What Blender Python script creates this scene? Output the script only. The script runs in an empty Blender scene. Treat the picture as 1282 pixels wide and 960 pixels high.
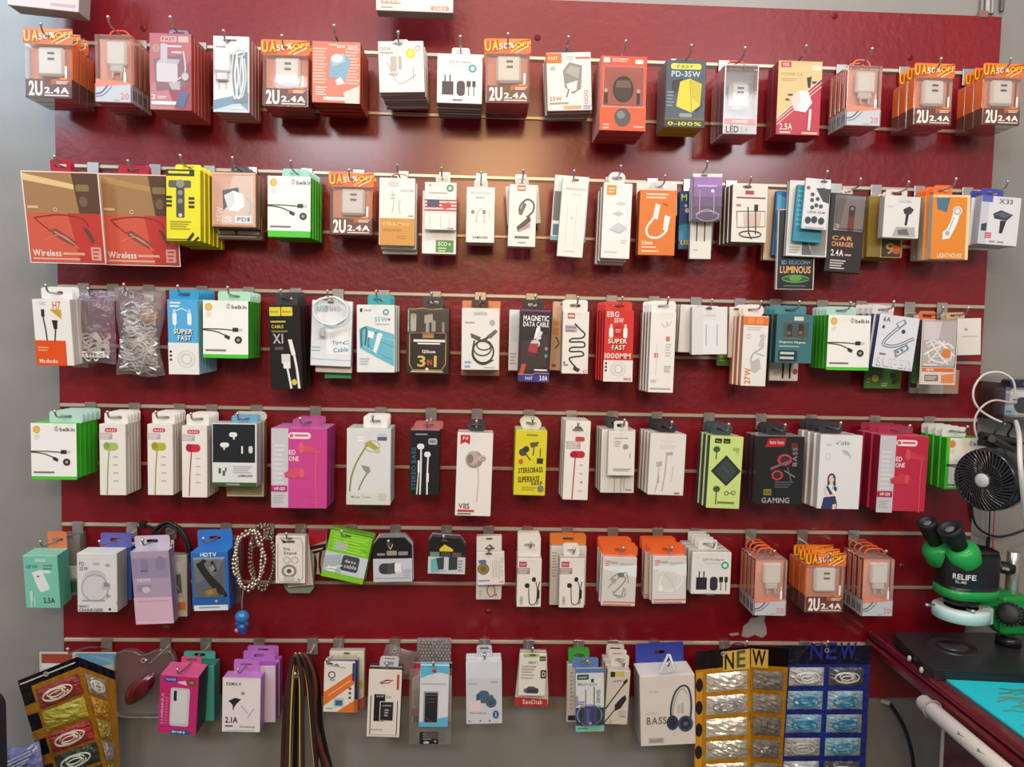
import bpy, math, random
from mathutils import Vector, Matrix
random.seed(7)
PI = math.pi
C = bpy.context.scene.collection
SC = bpy.context.scene

# ------------------------------------------------------------------ camera
FPX, DIST, CAMZ = 960.0, 1.55, 1.35
yaw, pit, rol = [math.radians(a) for a in (2.175, 3.686, -1.184)]
FW = Vector((math.sin(yaw)*math.cos(pit), math.cos(yaw)*math.cos(pit), -math.sin(pit)))
R0 = Vector((math.cos(yaw), -math.sin(yaw), 0)); U0 = R0.cross(FW)
RT = R0*math.cos(rol) - U0*math.sin(rol); UP = U0*math.cos(rol) + R0*math.sin(rol)
EYE = Vector((0, -DIST, CAMZ))
cd = bpy.data.cameras.new('camera'); cam = bpy.data.objects.new('camera', cd); C.objects.link(cam)
cd.sensor_width = 36; cd.sensor_fit = 'HORIZONTAL'; cd.lens = 36*FPX/1282; cd.clip_start = .01
cam.matrix_world = Matrix(((RT.x, UP.x, -FW.x, EYE.x), (RT.y, UP.y, -FW.y, EYE.y), (RT.z, UP.z, -FW.z, EYE.z), (0, 0, 0, 1)))
SC.camera = cam

def ray(px, py): return RT*((px-641)/FPX) + UP*((480-py)/FPX) + FW
def U(px, py, d=0.0):                       # the point seen at a pixel, d metres in front of the board
    r = ray(px, py); return EYE + r*((DIST-d)/r.y)
def onz(px, py, z):                         # the point seen at a pixel on a level surface
    r = ray(px, py); return EYE + r*((z-CAMZ)/r.z)
def mpp(d): return (DIST-d)/FPX             # metres per pixel at depth d

# ------------------------------------------------------------------ materials
def lin(h):
    h = h.lstrip('#'); out = []
    for i in (0, 2, 4):
        c = int(h[i:i+2], 16)/255; out.append(c/12.92 if c <= .04045 else ((c+.055)/1.055)**2.4)
    return (*out, 1.0)
def newmat(name):
    m = bpy.data.materials.new(name); m.use_nodes = True; nt = m.node_tree; nt.nodes.clear()
    out = nt.nodes.new('ShaderNodeOutputMaterial'); return m, nt, out
def ink_mat(name, rough=.45, metal=0., coat=0., bump=0., bscale=60., spec=.5):
    m, nt, out = newmat(name)
    a = nt.nodes.new('ShaderNodeAttribute'); a.attribute_name = 'ink'
    p = nt.nodes.new('ShaderNodeBsdfPrincipled')
    nt.links.new(a.outputs['Color'], p.inputs['Base Color'])
    p.inputs['Roughness'].default_value = rough; p.inputs['Metallic'].default_value = metal
    p.inputs['Coat Weight'].default_value = coat; p.inputs['Coat Roughness'].default_value = .12
    p.inputs['Specular IOR Level'].default_value = spec
    if bump:
        tc = nt.nodes.new('ShaderNodeTexCoord')
        n = nt.nodes.new('ShaderNodeTexNoise'); n.inputs['Scale'].default_value = bscale; n.inputs['Detail'].default_value = 3
        b = nt.nodes.new('ShaderNodeBump'); b.inputs['Strength'].default_value = bump; b.inputs['Distance'].default_value = .01
        nt.links.new(tc.outputs['Object'], n.inputs['Vector'])
        nt.links.new(n.outputs['Fac'], b.inputs['Height']); nt.links.new(b.outputs['Normal'], p.inputs['Normal'])
    nt.links.new(p.outputs[0], out.inputs[0]); return m
def clear_mat(name, haze=.06, rough=.08, bump=0., bscale=60., gl=.9):
    m, nt, out = newmat(name)
    a = nt.nodes.new('ShaderNodeAttribute'); a.attribute_name = 'ink'
    tr = nt.nodes.new('ShaderNodeBsdfTransparent'); tr.inputs[0].default_value = (.97, .97, .97, 1)
    df = nt.nodes.new('ShaderNodeBsdfDiffuse'); nt.links.new(a.outputs['Color'], df.inputs['Color'])
    gs = nt.nodes.new('ShaderNodeBsdfGlossy'); gs.inputs['Roughness'].default_value = rough
    m1 = nt.nodes.new('ShaderNodeMixShader'); m1.inputs[0].default_value = haze
    nt.links.new(tr.outputs[0], m1.inputs[1]); nt.links.new(df.outputs[0], m1.inputs[2])
    fr = nt.nodes.new('ShaderNodeFresnel'); fr.inputs['IOR'].default_value = 1.45
    ml = nt.nodes.new('ShaderNodeMath'); ml.operation = 'MULTIPLY'; ml.inputs[1].default_value = gl
    nt.links.new(fr.outputs[0], ml.inputs[0])
    m2 = nt.nodes.new('ShaderNodeMixShader'); nt.links.new(ml.outputs[0], m2.inputs[0])
    nt.links.new(m1.outputs[0], m2.inputs[1]); nt.links.new(gs.outputs[0], m2.inputs[2])
    if bump:
        tc = nt.nodes.new('ShaderNodeTexCoord')
        n = nt.nodes.new('ShaderNodeTexNoise'); n.inputs['Scale'].default_value = bscale; n.inputs['Detail'].default_value = 4
        b = nt.nodes.new('ShaderNodeBump'); b.inputs['Strength'].default_value = bump; b.inputs['Distance'].default_value = .01
        nt.links.new(tc.outputs['Object'], n.inputs['Vector'])
        nt.links.new(n.outputs['Fac'], b.inputs['Height'])
        nt.links.new(b.outputs['Normal'], gs.inputs['Normal']); nt.links.new(b.outputs['Normal'], fr.inputs['Normal'])
    nt.links.new(m2.outputs[0], out.inputs[0]); return m
CARD = ink_mat('coated_card', .42)
PRINT = ink_mat('printing_ink', .38)
PLASTIC = ink_mat('moulded_plastic', .3)
RUBBER = ink_mat('cable_rubber', .5)
GLOSS = ink_mat('glossy_film', .18, coat=.5)
CHROME = ink_mat('chromed_steel', .25, metal=.75)
FOIL = ink_mat('crinkled_foil', .22, metal=.45, bump=.4, bscale=60, coat=.4)
FILM = ink_mat('crinkled_film', .3, coat=.6, bump=.5, bscale=90)
CLEAR = clear_mat('clear_plastic', .13, .06)
BLISTER = clear_mat('thin_blister', .03, .05)
MILKY = clear_mat('frosted_plastic', .3, .15)
BAG = clear_mat('plastic_bag', .15, .12, bump=.6, bscale=55, gl=1.5)

# ------------------------------------------------------------------ mesh building
class MB:
    def __init__(s): s.v = []; s.f = []; s.c = []; s.sm = []
    def add(s, vs, fs, col, smooth=False):
        b = len(s.v); s.v += [tuple(v) for v in vs]
        if isinstance(col, str): col = [col]*len(fs)
        for f, c in zip(fs, col): s.f.append(tuple(b+i for i in f)); s.c.append(c); s.sm.append(smooth)
    def box(s, x0, y0, z0, x1, y1, z1, col, b=0., front=None, side=None, top=None):
        b = min(b, (x1-x0)*.45, (y1-y0)*.45, (z1-z0)*.45)
        side = side or col; front = front or col; top = top or side
        if b <= 0:
            vs = [(x, y, z) for x in (x0, x1) for y in (y0, y1) for z in (z0, z1)]
            fs = [(0, 1, 3, 2), (4, 6, 7, 5), (0, 4, 5, 1), (2, 3, 7, 6), (0, 2, 6, 4), (1, 5, 7, 3)]
            s.add(vs, fs, [side, side, front, col, top, top]); return
        vs = []; idx = {}
        X, Y, Z = (x0, x1), (y0, y1), (z0, z1)
        for i in (0, 1):
            for j in (0, 1):
                for k in (0, 1):
                    si, sj, sk = 1-2*i, 1-2*j, 1-2*k
                    idx[i, j, k, 0] = len(vs); vs.append((X[i], Y[j]+sj*b, Z[k]+sk*b))
                    idx[i, j, k, 1] = len(vs); vs.append((X[i]+si*b, Y[j], Z[k]+sk*b))
                    idx[i, j, k, 2] = len(vs); vs.append((X[i]+si*b, Y[j]+sj*b, Z[k]))
        q = [(0, 0), (1, 0), (1, 1), (0, 1)]; fs = []; cs = []
        for i in (0, 1): fs.append([idx[i, a, c, 0] for a, c in q]); cs.append(side)
        for j in (0, 1): fs.append([idx[a, j, c, 1] for a, c in q]); cs.append(col if j else front)
        for k in (0, 1): fs.append([idx[a, c, k, 2] for a, c in q]); cs.append(top)
        for a in (0, 1):
            for c in (0, 1):
                fs.append([idx[a, c, 0, 0], idx[a, c, 1, 0], idx[a, c, 1, 1], idx[a, c, 0, 1]]); cs.append(side if c else front)
                fs.append([idx[a, 0, c, 0], idx[a, 1, c, 0], idx[a, 1, c, 2], idx[a, 0, c, 2]]); cs.append(side)
                fs.append([idx[0, a, c, 1], idx[1, a, c, 1], idx[1, a, c, 2], idx[0, a, c, 2]]); cs.append(top if a else front)
        for i in (0, 1):
            for j in (0, 1):
                for k in (0, 1): fs.append([idx[i, j, k, n] for n in range(3)]); cs.append(side)
        s.add(vs, fs, cs)
    def prism(s, pts, y0, y1, col, front=None, smooth=False):   # polygon in x,z pushed along y
        n = len(pts); vs = [(x, y0, z) for x, z in pts] + [(x, y1, z) for x, z in pts]
        s.add(vs, [tuple(range(n)), tuple(range(2*n-1, n-1, -1))], [front or col, col])
        s.add(vs, [(i, (i+1) % n, n+(i+1) % n, n+i) for i in range(n)], col, smooth)
    def ring(s, outer, inner, y0, y1, col):                      # plate with a hole: equal counts of x,z points
        n = len(outer)
        vs = [(x, y, z) for y in (y0, y1) for L in (outer, inner) for x, z in L]
        fs = []
        for i in range(n):
            j = (i+1) % n
            fs += [(i, j, n+j, n+i), (2*n+i, 3*n+i, 3*n+j, 2*n+j), (i, 2*n+i, 2*n+j, j), (n+i, n+j, 3*n+j, 3*n+i)]
        s.add(vs, fs, col)
    def tube(s, path, r, col, seg=8, closed=False, cap=True):
        P = [Vector(p) for p in path]; n = len(P)
        if not hasattr(r, '__len__'): r = [r]*n
        vs = []; prev = None
        for i, p in enumerate(P):
            if closed: t = P[(i+1) % n]-P[i-1]
            else: t = P[min(i+1, n-1)]-P[max(i-1, 0)]
            t = t.normalized() if t.length > 1e-9 else Vector((0, 0, 1))
            a = prev - t*prev.dot(t) if prev is not None else t.orthogonal()
            if a.length < 1e-6: a = t.orthogonal()
            a.normalize(); prev = a; bb = t.cross(a)
            vs += [p + (a*math.cos(2*PI*k/seg) + bb*math.sin(2*PI*k/seg))*r[i] for k in range(seg)]
        fs = [(i*seg+k, i*seg+(k+1) % seg, ((i+1) % n)*seg+(k+1) % seg, ((i+1) % n)*seg+k) for i in range(n if closed else n-1) for k in range(seg)]
        s.add(vs, fs, col, True)
        if cap and not closed: s.add(vs, [tuple(range(seg)), tuple(range(n*seg-1, (n-1)*seg-1, -1))], col)
    def lathe(s, prof, M, col, seg=32, cols=None):               # profile (radius, height) turned about local z
        n = len(prof)
        vs = [M @ Vector((r*math.cos(2*PI*k/seg), r*math.sin(2*PI*k/seg), h)) for r, h in prof for k in range(seg)]
        for i in range(n-1):
            fs = [(i*seg+k, i*seg+(k+1) % seg, (i+1)*seg+(k+1) % seg, (i+1)*seg+k) for k in range(seg)]
            b = len(s.v); s.add(vs if i == 0 else [], [] if i == 0 else [], col)
            if i == 0: base = b
            for f in fs: s.f.append(tuple(base+q for q in f)); s.c.append(cols[i] if cols else col); s.sm.append(True)
        for i, rev in ((0, True), (n-1, False)):
            if prof[i][0] > 1e-6: s.f.append(tuple(base+i*seg+k for k in range(seg))); s.c.append(cols[min(i, n-2)] if cols else col); s.sm.append(False)
    def ball(s, c, r, col, seg=10, rings=6):
        r = (r, r, r) if not hasattr(r, '__len__') else r; vs = []; fs = []
        for i in range(rings+1):
            a = PI*i/rings
            for k in range(seg):
                b = 2*PI*k/seg; vs.append((c[0]+r[0]*math.sin(a)*math.cos(b), c[1]+r[1]*math.sin(a)*math.sin(b), c[2]+r[2]*math.cos(a)))
        for i in range(rings):
            for k in range(seg): fs.append((i*seg+k, (i+1)*seg+k, (i+1)*seg+(k+1) % seg, i*seg+(k+1) % seg))
        s.add(vs, fs, col, True)
    def xform(s, M): s.v = [tuple(M @ Vector(v)) for v in s.v]; return s
    def build(s, name, mat, parent=None, M=None):
        me = bpy.data.meshes.new(name); me.from_pydata(s.v, [], s.f)
        a = me.color_attributes.new('ink', 'FLOAT_COLOR', 'CORNER')
        buf = []; cc = {}
        for f, c in zip(s.f, s.c):
            if c not in cc: cc[c] = lin(c)
            buf += list(cc[c])*len(f)
        a.data.foreach_set('color', buf)
        me.polygons.foreach_set('use_smooth', s.sm)
        me.materials.append(mat); me.update()
        o = bpy.data.objects.new(name, me); C.objects.link(o)
        if parent is not None: o.parent = parent
        if M is not None: o.matrix_local = M
        return o
def tag(o, label, cat, group=None, kind=None):
    if label: o['label'] = label
    if cat: o['category'] = cat
    if group: o['group'] = group
    if kind: o['kind'] = kind
    return o
def empty(name, M=None, loc=None):
    o = bpy.data.objects.new(name, None); C.objects.link(o); o.empty_display_size = .02
    if M is not None: o.matrix_world = M
    if loc is not None: o.location = loc
    return o
def copy_tree(o, parent=None):
    c = o.copy(); C.objects.link(c)
    if parent is not None: c.parent = parent
    for ch in list(o.children): copy_tree(ch, c)
    return c
def catmull(p, k=6, closed=False):
    P = [Vector(q) for q in p]; n = len(P); out = []
    for i in range(n if closed else n-1):
        a, b, c, d = (P[(i-1) % n], P[i], P[(i+1) % n], P[(i+2) % n]) if closed else (P[max(i-1, 0)], P[i], P[i+1], P[min(i+2, n-1)])
        for j in range(k):
            t = j/k; out.append(.5*((2*b)+(c-a)*t+(2*a-5*b+4*c-d)*t*t+(3*b-a-3*c+d)*t**3))
    if not closed: out.append(P[-1])
    return out
def rrect(x0, z0, x1, z1, r, k=4):
    r = min(r, abs(x1-x0)/2, abs(z1-z0)/2); out = []
    for cx, cz, a in ((x1-r, z1-r, 0), (x0+r, z1-r, PI/2), (x0+r, z0+r, PI), (x1-r, z0+r, 3*PI/2)):
        for i in range(k+1): out.append((cx+r*math.cos(a+PI/2*i/k), cz+r*math.sin(a+PI/2*i/k)))
    return out

# ------------------------------------------------------------------ lettering: each character of the built-in font becomes a small mesh once
GLY = {}
def load_glyphs(chars):
    obs = []
    for ch in sorted(set(chars)):
        if ch == ' ': continue
        cu = bpy.data.curves.new('glyph', 'FONT'); cu.body = ch; cu.size = 1; cu.resolution_u = 3; cu.offset = .022
        o = bpy.data.objects.new('glyph', cu); C.objects.link(o); obs.append((ch, o, cu))
    dg = bpy.context.evaluated_depsgraph_get(); dg.update()
    for ch, o, cu in obs:
        ev = o.evaluated_get(dg); me = ev.to_mesh()
        vs = [(v.co.x, v.co.y) for v in me.vertices]; fs = [tuple(p.vertices) for p in me.polygons]
        x0 = min(v[0] for v in vs); x1 = max(v[0] for v in vs)
        GLY[ch] = ([(x-x0, y) for x, y in vs], fs, x1-x0); ev.to_mesh_clear()
    for ch, o, cu in obs: bpy.data.objects.remove(o); bpy.data.curves.remove(cu)
def text_geo(txt):
    vs = []; fs = []; x = 0
    for ch in txt:
        if ch == ' ': x += .32; continue
        gv, gf, w = GLY[ch]; b = len(vs); vs += [(a+x, y) for a, y in gv]; fs += [tuple(b+i for i in f) for f in gf]; x += w+.09
    x0 = min(v[0] for v in vs); x1 = max(v[0] for v in vs); y0 = min(v[1] for v in vs); y1 = max(v[1] for v in vs)
    return [((a-x0)/(x1-x0 or 1), (b-y0)/(y1-y0 or 1)) for a, b in vs], fs

# ------------------------------------------------------------------ printed artwork: little drawing language, units = pixels of the face, v down
def draw(mb, art, X, step=.00005):
    """X(u, v, lift) -> local point. One layer per drawing command."""
    lay = 0
    def put(pts, faces, col):
        mb.add([X(u, v, lay*step+.0001) for u, v in pts], faces, col)
    def ribbon(pts, w, col, closed=False):
        n = len(pts); L = []; Rr = []
        for i in range(n):
            if closed: a, b = pts[i-1], pts[(i+1) % n]
            else: a, b = pts[max(i-1, 0)], pts[min(i+1, n-1)]
            dx, dy = b[0]-a[0], b[1]-a[1]; l = math.hypot(dx, dy) or 1
            nx, ny = -dy/l*w/2, dx/l*w/2
            L.append((pts[i][0]+nx, pts[i][1]+ny)); Rr.append((pts[i][0]-nx, pts[i][1]-ny))
        m = n if closed else n-1
        put(L+Rr, [(i, (i+1) % n, n+(i+1) % n, n+i) for i in range(m)], col)
    for cmd in art.split(';'):
        cmd = cmd.strip()
        if not cmd: continue
        a = cmd.split(' '); k = a[0]; lay += 1
        if k == 'r':
            x0, y0, x1, y1 = map(float, a[1:5]); put([(x0, y0), (x1, y0), (x1, y1), (x0, y1)], [(0, 1, 2, 3)], a[5])
        elif k == 'R':
            x0, y0, x1, y1, r = map(float, a[1:6]); p = rrect(x0, y0, x1, y1, r, 3); put(p, [tuple(range(len(p)))], a[6])
        elif k == 'q':
            f = list(map(float, a[2:])); p = list(zip(f[::2], f[1::2])); put(p, [tuple(range(len(p)))], a[1])
        elif k == 'e':
            cx, cy, rx, ry = map(float, a[1:5]); n = 20
            put([(cx+rx*math.cos(2*PI*i/n), cy+ry*math.sin(2*PI*i/n)) for i in range(n)], [tuple(range(n))], a[5])
        elif k == 'o':
            cx, cy, rx, ry, w = map(float, a[1:6]); n = 24
            ribbon([(cx+rx*math.cos(2*PI*i/n), cy+ry*math.sin(2*PI*i/n)) for i in range(n)], w, a[6], True)
        elif k in 'lc':
            w = float(a[2]); f = list(map(float, a[3:])); p = list(zip(f[::2], f[1::2]))
            if k == 'c': p = [(q.x, q.y) for q in catmull([(x, y, 0) for x, y in p], 6)]
            ribbon(p, w, a[1])
        elif k in 'TVW':
            x0, y0, x1, y1 = map(float, a[1:5]); vs, fs = text_geo(' '.join(a[6:]))
            if k == 'T': put([(x0+u*(x1-x0), y1-v*(y1-y0)) for u, v in vs], fs, a[5])
            elif k == 'V': put([(x1-v*(x1-x0), y1-u*(y1-y0)) for u, v in vs], fs, a[5])
            else:   # W slanted: rises to the far side by a third of its height
                put([(x0+u*(x1-x0), y1-v*(y1-y0)*.75-u*(y1-y0)*.25) for u, v in vs], fs, a[5])
        elif k == 'm':
            x0, y0, x1, y1 = map(float, a[2:6]); n = int(a[6]); h = (y1-y0)/max(2*n-1, 1); vs = []; fs = []
            for i in range(n):
                yy = y0+2*i*h; xe = x1-(x1-x0)*((i*37) % 5)*.06; b = len(vs)
                vs += [(x0, yy), (xe, yy), (xe, yy+h), (x0, yy+h)]; fs.append((b, b+1, b+2, b+3))
            put(vs, fs, a[1])
load_glyphs('ABCDEFGHIJKLMNOPQRSTUVWXYZabcdefghijklmnopqrstuvwxyz0123456789%-+.,\'')

# ------------------------------------------------------------------ the wall of goods
ZR = [CAMZ+z for z in (.5426, .3087, .0748, -.159, -.399, -.636)]
ROWN = ['top', 'second', 'third', 'fourth', 'fifth', 'bottom']
NTH = ['zeroth', 'first', 'second', 'third', 'fourth', 'fifth', 'sixth', 'seventh', 'eighth', 'ninth', 'tenth', 'eleventh', 'twelfth',
       'thirteenth', 'fourteenth', 'fifteenth', 'sixteenth', 'seventeenth', 'eighteenth', 'nineteenth', 'twentieth', 'last']
HOOKS = []                     # row, x, z, reach, what hangs on it
COUNT = [0]*7

def hangtab(kind, x0, x1, z0, z1, y, col, parent, th=.0006):
    mb = MB(); cx = (x0+x1)/2; w = x1-x0; h = z1-z0; below = .001
    if kind == 'L':            # bent loop of plastic strip
        path = [(x0+w*.06, y, z0-.002), (x0+w*.02, y, z0+h*.45), (x0+w*.2, y, z0+h*.88), (cx, y, z1-.001), (x1-w*.2, y, z0+h*.88), (x1-w*.02, y, z0+h*.45), (x1-w*.06, y, z0-.002)]
        mb.tube(catmull(path, 4), max(.0014, h*.11), col, 6)
    else:
        r = min(h*.4, w*.2, .0045) if kind == 'E' else min(w, h)*.5
        out = rrect(x0, z0-below, x1, z1, r, 5)
        if kind == 'E': out = [(x, z) if z > z0+h*.2 else (x0 if x < cx else x1, z0-below) if i in (0,) else (x, z) for i, (x, z) in enumerate(out)]
        hw = min(w*.3, .011); hz = z0+h*.52; hh = min(h*.2, .0032)
        inn = rrect(cx-hw, hz-hh, cx+hw, hz+hh, hh, 5)
        mb.ring(out, inn, y, y+th, col)
    return mb.build('hang_tab', CARD, parent)

def P(row, name, cat, look, box, d=.1, n=1, t=None, c='ebe7e1', s=None, tab=None, art='', pt=0., rz=0., yw=0., dr=(0., 0.), jit=0.,
      new=True, slot=None, prints=1, fn=None, mat=None, top=None, win=None, where=None, gap=.0005, shape=None, solid=None):
    x0, y0, x1, y1 = box; w, h = x1-x0, y1-y0
    if new: COUNT[row] += 1
    ctr = U((x0+x1)/2, (y0+y1)/2, d); k = mpp(d)
    W, H = w*k, h*k
    if t is None: t = (d-.03)/n - gap
    Rm = Matrix.Rotation(math.radians(yw), 4, 'Z') @ Matrix.Rotation(math.radians(rz), 4, 'Y') @ Matrix.Rotation(math.radians(pt), 4, 'X')
    M0 = Matrix.Translation(ctr) @ Rm
    base = Matrix.Translation((0, 0, -H/2))
    Xf = lambda u, v, lift: ((u-w/2)*k, -lift, H-v*k)
    auto = None
    if not tab and not fn:
        hz = ZR[min(row, 5)]-.02; topz = (M0 @ Vector((0, 0, H/2))).z; hx = HOOKS[-1][1] if (HOOKS and not new) else ctr.x
        if row < 6 and topz < hz-.003: auto = (max(-W*.45, min(W*.3, hx-ctr.x-W*.15)), min(W*.45, max(-W*.3, hx-ctr.x+W*.15)), hz+.004-topz)
        else: auto = 0
    def make():
        o = empty(name, M0 @ base)
        if fn: fn(o, W, H, t, k, w, h)
        else:
            mb = MB()
            if shape:
                mb.prism([((u-w/2)*k, H-v*k) for u, v in shape], 0, t, s or c, front=c)
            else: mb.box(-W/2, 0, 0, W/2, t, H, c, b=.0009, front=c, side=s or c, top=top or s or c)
            mb.build('carton' if t > .006 else 'backing_card', mat or CARD, o)
        if tab:
            kd, a0, a1, yt, col = tab
            hangtab(kd, (a0-(x0+x1)/2)*k, (a1-(x0+x1)/2)*k, H, H+(y0-yt)*k, max(t-.0008, t*.5), col, o)
        if auto: hangtab('E', auto[0], auto[1], H, H+auto[2], max(t-.0008, t*.5), 'd8d4d0', o)
        elif auto == 0:
            mb = MB(); sx, sz = ((slot[0]-(x0+x1)/2)*k, H-(slot[1]-y0)*k) if slot else (0, H-.004)
            sz = min(max(sz, H-.012), H-.003); mb.prism(rrect(sx-.006, sz-.0015, sx+.006, sz+.0015, .0015, 3), -.0018, -.0014, '5c5450'); mb.build('hang_hole', PRINT, o)
        return o
    def printed(o):
        if art:
            mb = MB(); draw(mb, art if shape or mat in (CLEAR, MILKY, BAG) else f'r .5 .5 {w-.5} {h-.5} {c};'+art, Xf); mb.build('front_print', PRINT, o)
        for (a0, b0, a1, b1, dep, col, nm) in (solid or []):
            mb = MB(); mb.box((a0-w/2)*k, -dep, H-b1*k, (a1-w/2)*k, -.0015, H-b0*k, col, b=min(.003, dep*.4, abs(a1-a0)*k*.3)); mb.build(nm, PLASTIC, o)
        if win:
            a0, b0, a1, b1, dep = win; mb = MB()
            mb.box((a0-w/2)*k, -dep, H-b1*k, (a1-w/2)*k, -.0016, H-b0*k, 'b8b0b0', b=min(.004, dep*.6)); mb.build('clear_blister', BLISTER, o)
    first = make(); items = [first]
    for i in range(1, n):
        q = copy_tree(first); jx = (random.uniform(-jit, jit)+dr[0]*i)*.001; jz = (random.uniform(-jit, jit)*.5+dr[1]*i)*.001
        q.matrix_world = M0 @ Matrix.Translation((jx, i*(t+gap), jz)) @ Matrix.Rotation(math.radians(random.uniform(-1, 1)*jit*.35), 4, 'Y') @ base
        items.append(q)
    printed(first)
    if prints > 1 and art:
        src = [c2 for c2 in first.children if c2.name.startswith('front_print')][0]
        for q in items[1:prints]: cc = src.copy(); C.objects.link(cc); cc.parent = q
    place = where or f"{NTH[COUNT[row]]} hook of the {ROWN[row]} row"
    for i, q in enumerate(items):
        if n == 1: lab = f"{look}, {place}"
        else:
            pos = 'front of its stack' if i == 0 else 'backmost of its stack' if i == n-1 and n > 2 else f'{NTH[i+1]} from the front'
            lab = f"{look}, {pos}, {place}"
        tag(q, lab, cat, f"{look} stack, {place}" if n > 1 else None)
    if new and row < 6:
        if tab:
            hz = H/2 + (y0-tab[3])*k*.55; hp = M0 @ Vector((((tab[1]+tab[2])/2-(x0+x1)/2)*k, 0, hz)); z = hp.z
        elif slot: hp = U(slot[0], slot[1], d); z = hp.z
        else: hp = ctr; z = ZR[row]-.016
        HOOKS.append((row, hp.x, z, d, look))
    return items

# ---- clear plastic boxes with a charger inside
def usb_charger(o, W, H, t, k, w, h):          # twin-port charger in a clear box with an orange tray and printed header
    hh = 18/82*H; hb = H-hh
    mb = MB(); yb = min(t-.002, .016); mb.box(-W*.47, yb, .001, W*.47, yb+.0008, hb, 'f09068'); mb.build('back_card', CARD, o)
    mb = MB()
    for sx in (-1, 1):
        x = sx*(W*.5+.0007); a, b = min(x, x-sx*.0006), max(x, x-sx*.0006)
        mb.box(a, t*.12, hb*.36, b, t-.002, hb*.97, 'f0783c'); mb.box(a, .001, .001, b, t-.002, hb*.36, '6c4840')
    mb.box(-W*.48, .001, .0005, W*.48, t-.002, .0012, '5c2a26')
    mb.build('side_panels', GLOSS, o)
    mb = MB(); mb.box(-W/2, 0, 0, W/2, t, hb, 'fff4ee', b=.0012); mb.build('clear_shell', CLEAR, o)
    mb = MB(); cw = W*.29; z0 = hb*.42; z1 = hb*.95
    mb.box(-cw+W*.03, .0025, z0, cw+W*.03, min(t*.7, .015), z1, 'f6f4f2', b=.004); q = mb.build('charger', PLASTIC, o)
    for i in range(2):
        mb = MB(); zz = z0+(z1-z0)*(.78-.2*i); mb.box(-.0058+W*.05, .0018, zz-.0019, .0058+W*.05, .0027, zz+.0019, '3a3c42'); mb.build('usb_port', PLASTIC, q)
    sx, sz = W/53, H/82
    X = lambda u, v, l: ((u-26.5)*sx, -l-.0002, H-v*sz)
    mb = MB(); draw(mb, 'r 1 60 52 81 6c4338;q b0603c 30 60 52 57 52 62 30 66;T 4 62 19.5 79.5 f6efe8 2U;l f6efe8 1.2 5.3 63 5.3 63.2;m e8d8d0 36 62 50 65 2;T 22 69 50 76.5 f6efe8 2.4A;T 22.5 69 50.5 76.5 f6efe8 2.4A;T 4.6 62 20.1 79.5 f6efe8 2U;m e8d8d0 22 78 50 79.4 1;R 46 44 48.5 58 1 f4f0ee;r 40 58 48 60 f0902c', X); mb.build('front_print', PRINT, o)
    mb = MB(); out = rrect(-W*.54, hb-.001, W*.54, H, .004, 5); inn = rrect(-W*.16, H-.0095, W*.12, H-.0045, .002, 5)
    mb.ring(out, inn, .001, .0018, 'e8702a'); q = mb.build('hang_tab', CARD, o)
    mb = MB(); draw(mb, 'q f08a28 -2 2 55 0 55 6 -2 9;q b84818 -1 3 15 2 16 17 -2 18;T -1 3 6 16 f6c820 U;T 8 2 15 15 f6c820 A;W 15 5 34 15 a83c14 50%;W 16 4 35 14 fff0dc 50%;q b84818 33 5 55 0 55 8 36 14;W 35 3 55 11 f8cc28 OFF;l f8cc28 1.8 30 17 46 7;l fff0d0 1.2 36 18 52 9', lambda u, v, l: ((u-26.5)*sx, .001-l, H-v*sz)); mb.build('header_print', PRINT, q)

def plug_charger(o, W, H, t, k, w, h):         # single-port plug charger in a clear box, grey lower panel
    mb = MB(); yb = min(t-.002, .015); mb.box(-W*.47, yb, .001, W*.47, yb+.0008, H*.97, 'f0a48c'); mb.build('back_card', CARD, o)
    mb = MB()
    for sx in (-1, 1):
        x = sx*(W*.5+.0007); a, b = min(x, x-sx*.0006), max(x, x-sx*.0006)
        mb.box(a, t*.5, H*.3, b, t-.002, H*.96, 'dc8a72'); mb.box(a, .001, .001, b, t-.002, H*.28, 'b4b4bc')
        for i in range(3): mb.box(a-.0003 if sx < 0 else a, t*(.2+.25*i), H*.06, b if sx < 0 else b+.0003, t*(.32+.25*i), H*.2, '4a4a54')
    mb.box(-W*.48, .001, .0005, W*.48, t-.002, .0012, '7c7478')
    mb.build('side_panels', GLOSS, o)
    mb = MB(); mb.box(-W/2, 0, 0, W/2, t, H, 'fff0ee', b=.0012); mb.build('clear_shell', CLEAR, o)
    mb = MB(); cx = W*.06; cw = W*.28
    mb.box(cx-cw, .0025, H*.56, cx+cw, .014, H*.92, 'f6f4f2', b=.003); mb.box(cx-cw*.7, .004, H*.46, cx+cw*.7, .012, H*.565, 'e6e2e0', b=.002); q = mb.build('charger', PLASTIC, o)
    for i in (-1, 1):
        mb = MB(); mb.tube([(cx+i*cw*.42, min(t*.35, .008), H*.47), (cx+i*cw*.42, min(t*.35, .008), H*.375)], .0022, 'd8cfc8'); mb.build('prong', PLASTIC, q)
    sx, sz = W/43, H/80
    X = lambda u, v, l: ((u-21.5)*sx, -l-.0002, H-v*sz)
    mb = MB(); draw(mb, 'r 1 57 42 79 c4c8d0;q e08a74 1 52 42 56 42 59 1 62;q c4c8d0 1 62 42 58 42 66 1 66;c 3c4a72 1.6 1 70 8 68 15 60;c 6a7494 1.2 1 73 10 71 20 61;T 30 68 40 76 d88a94 20;m b0b0bc 22 76 29 78 1;l f6f2f0 1 35.5 38 35.5 56;R 34 44 37 56 1 f6f2f0', X); mb.build('front_print', PRINT, o)

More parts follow.
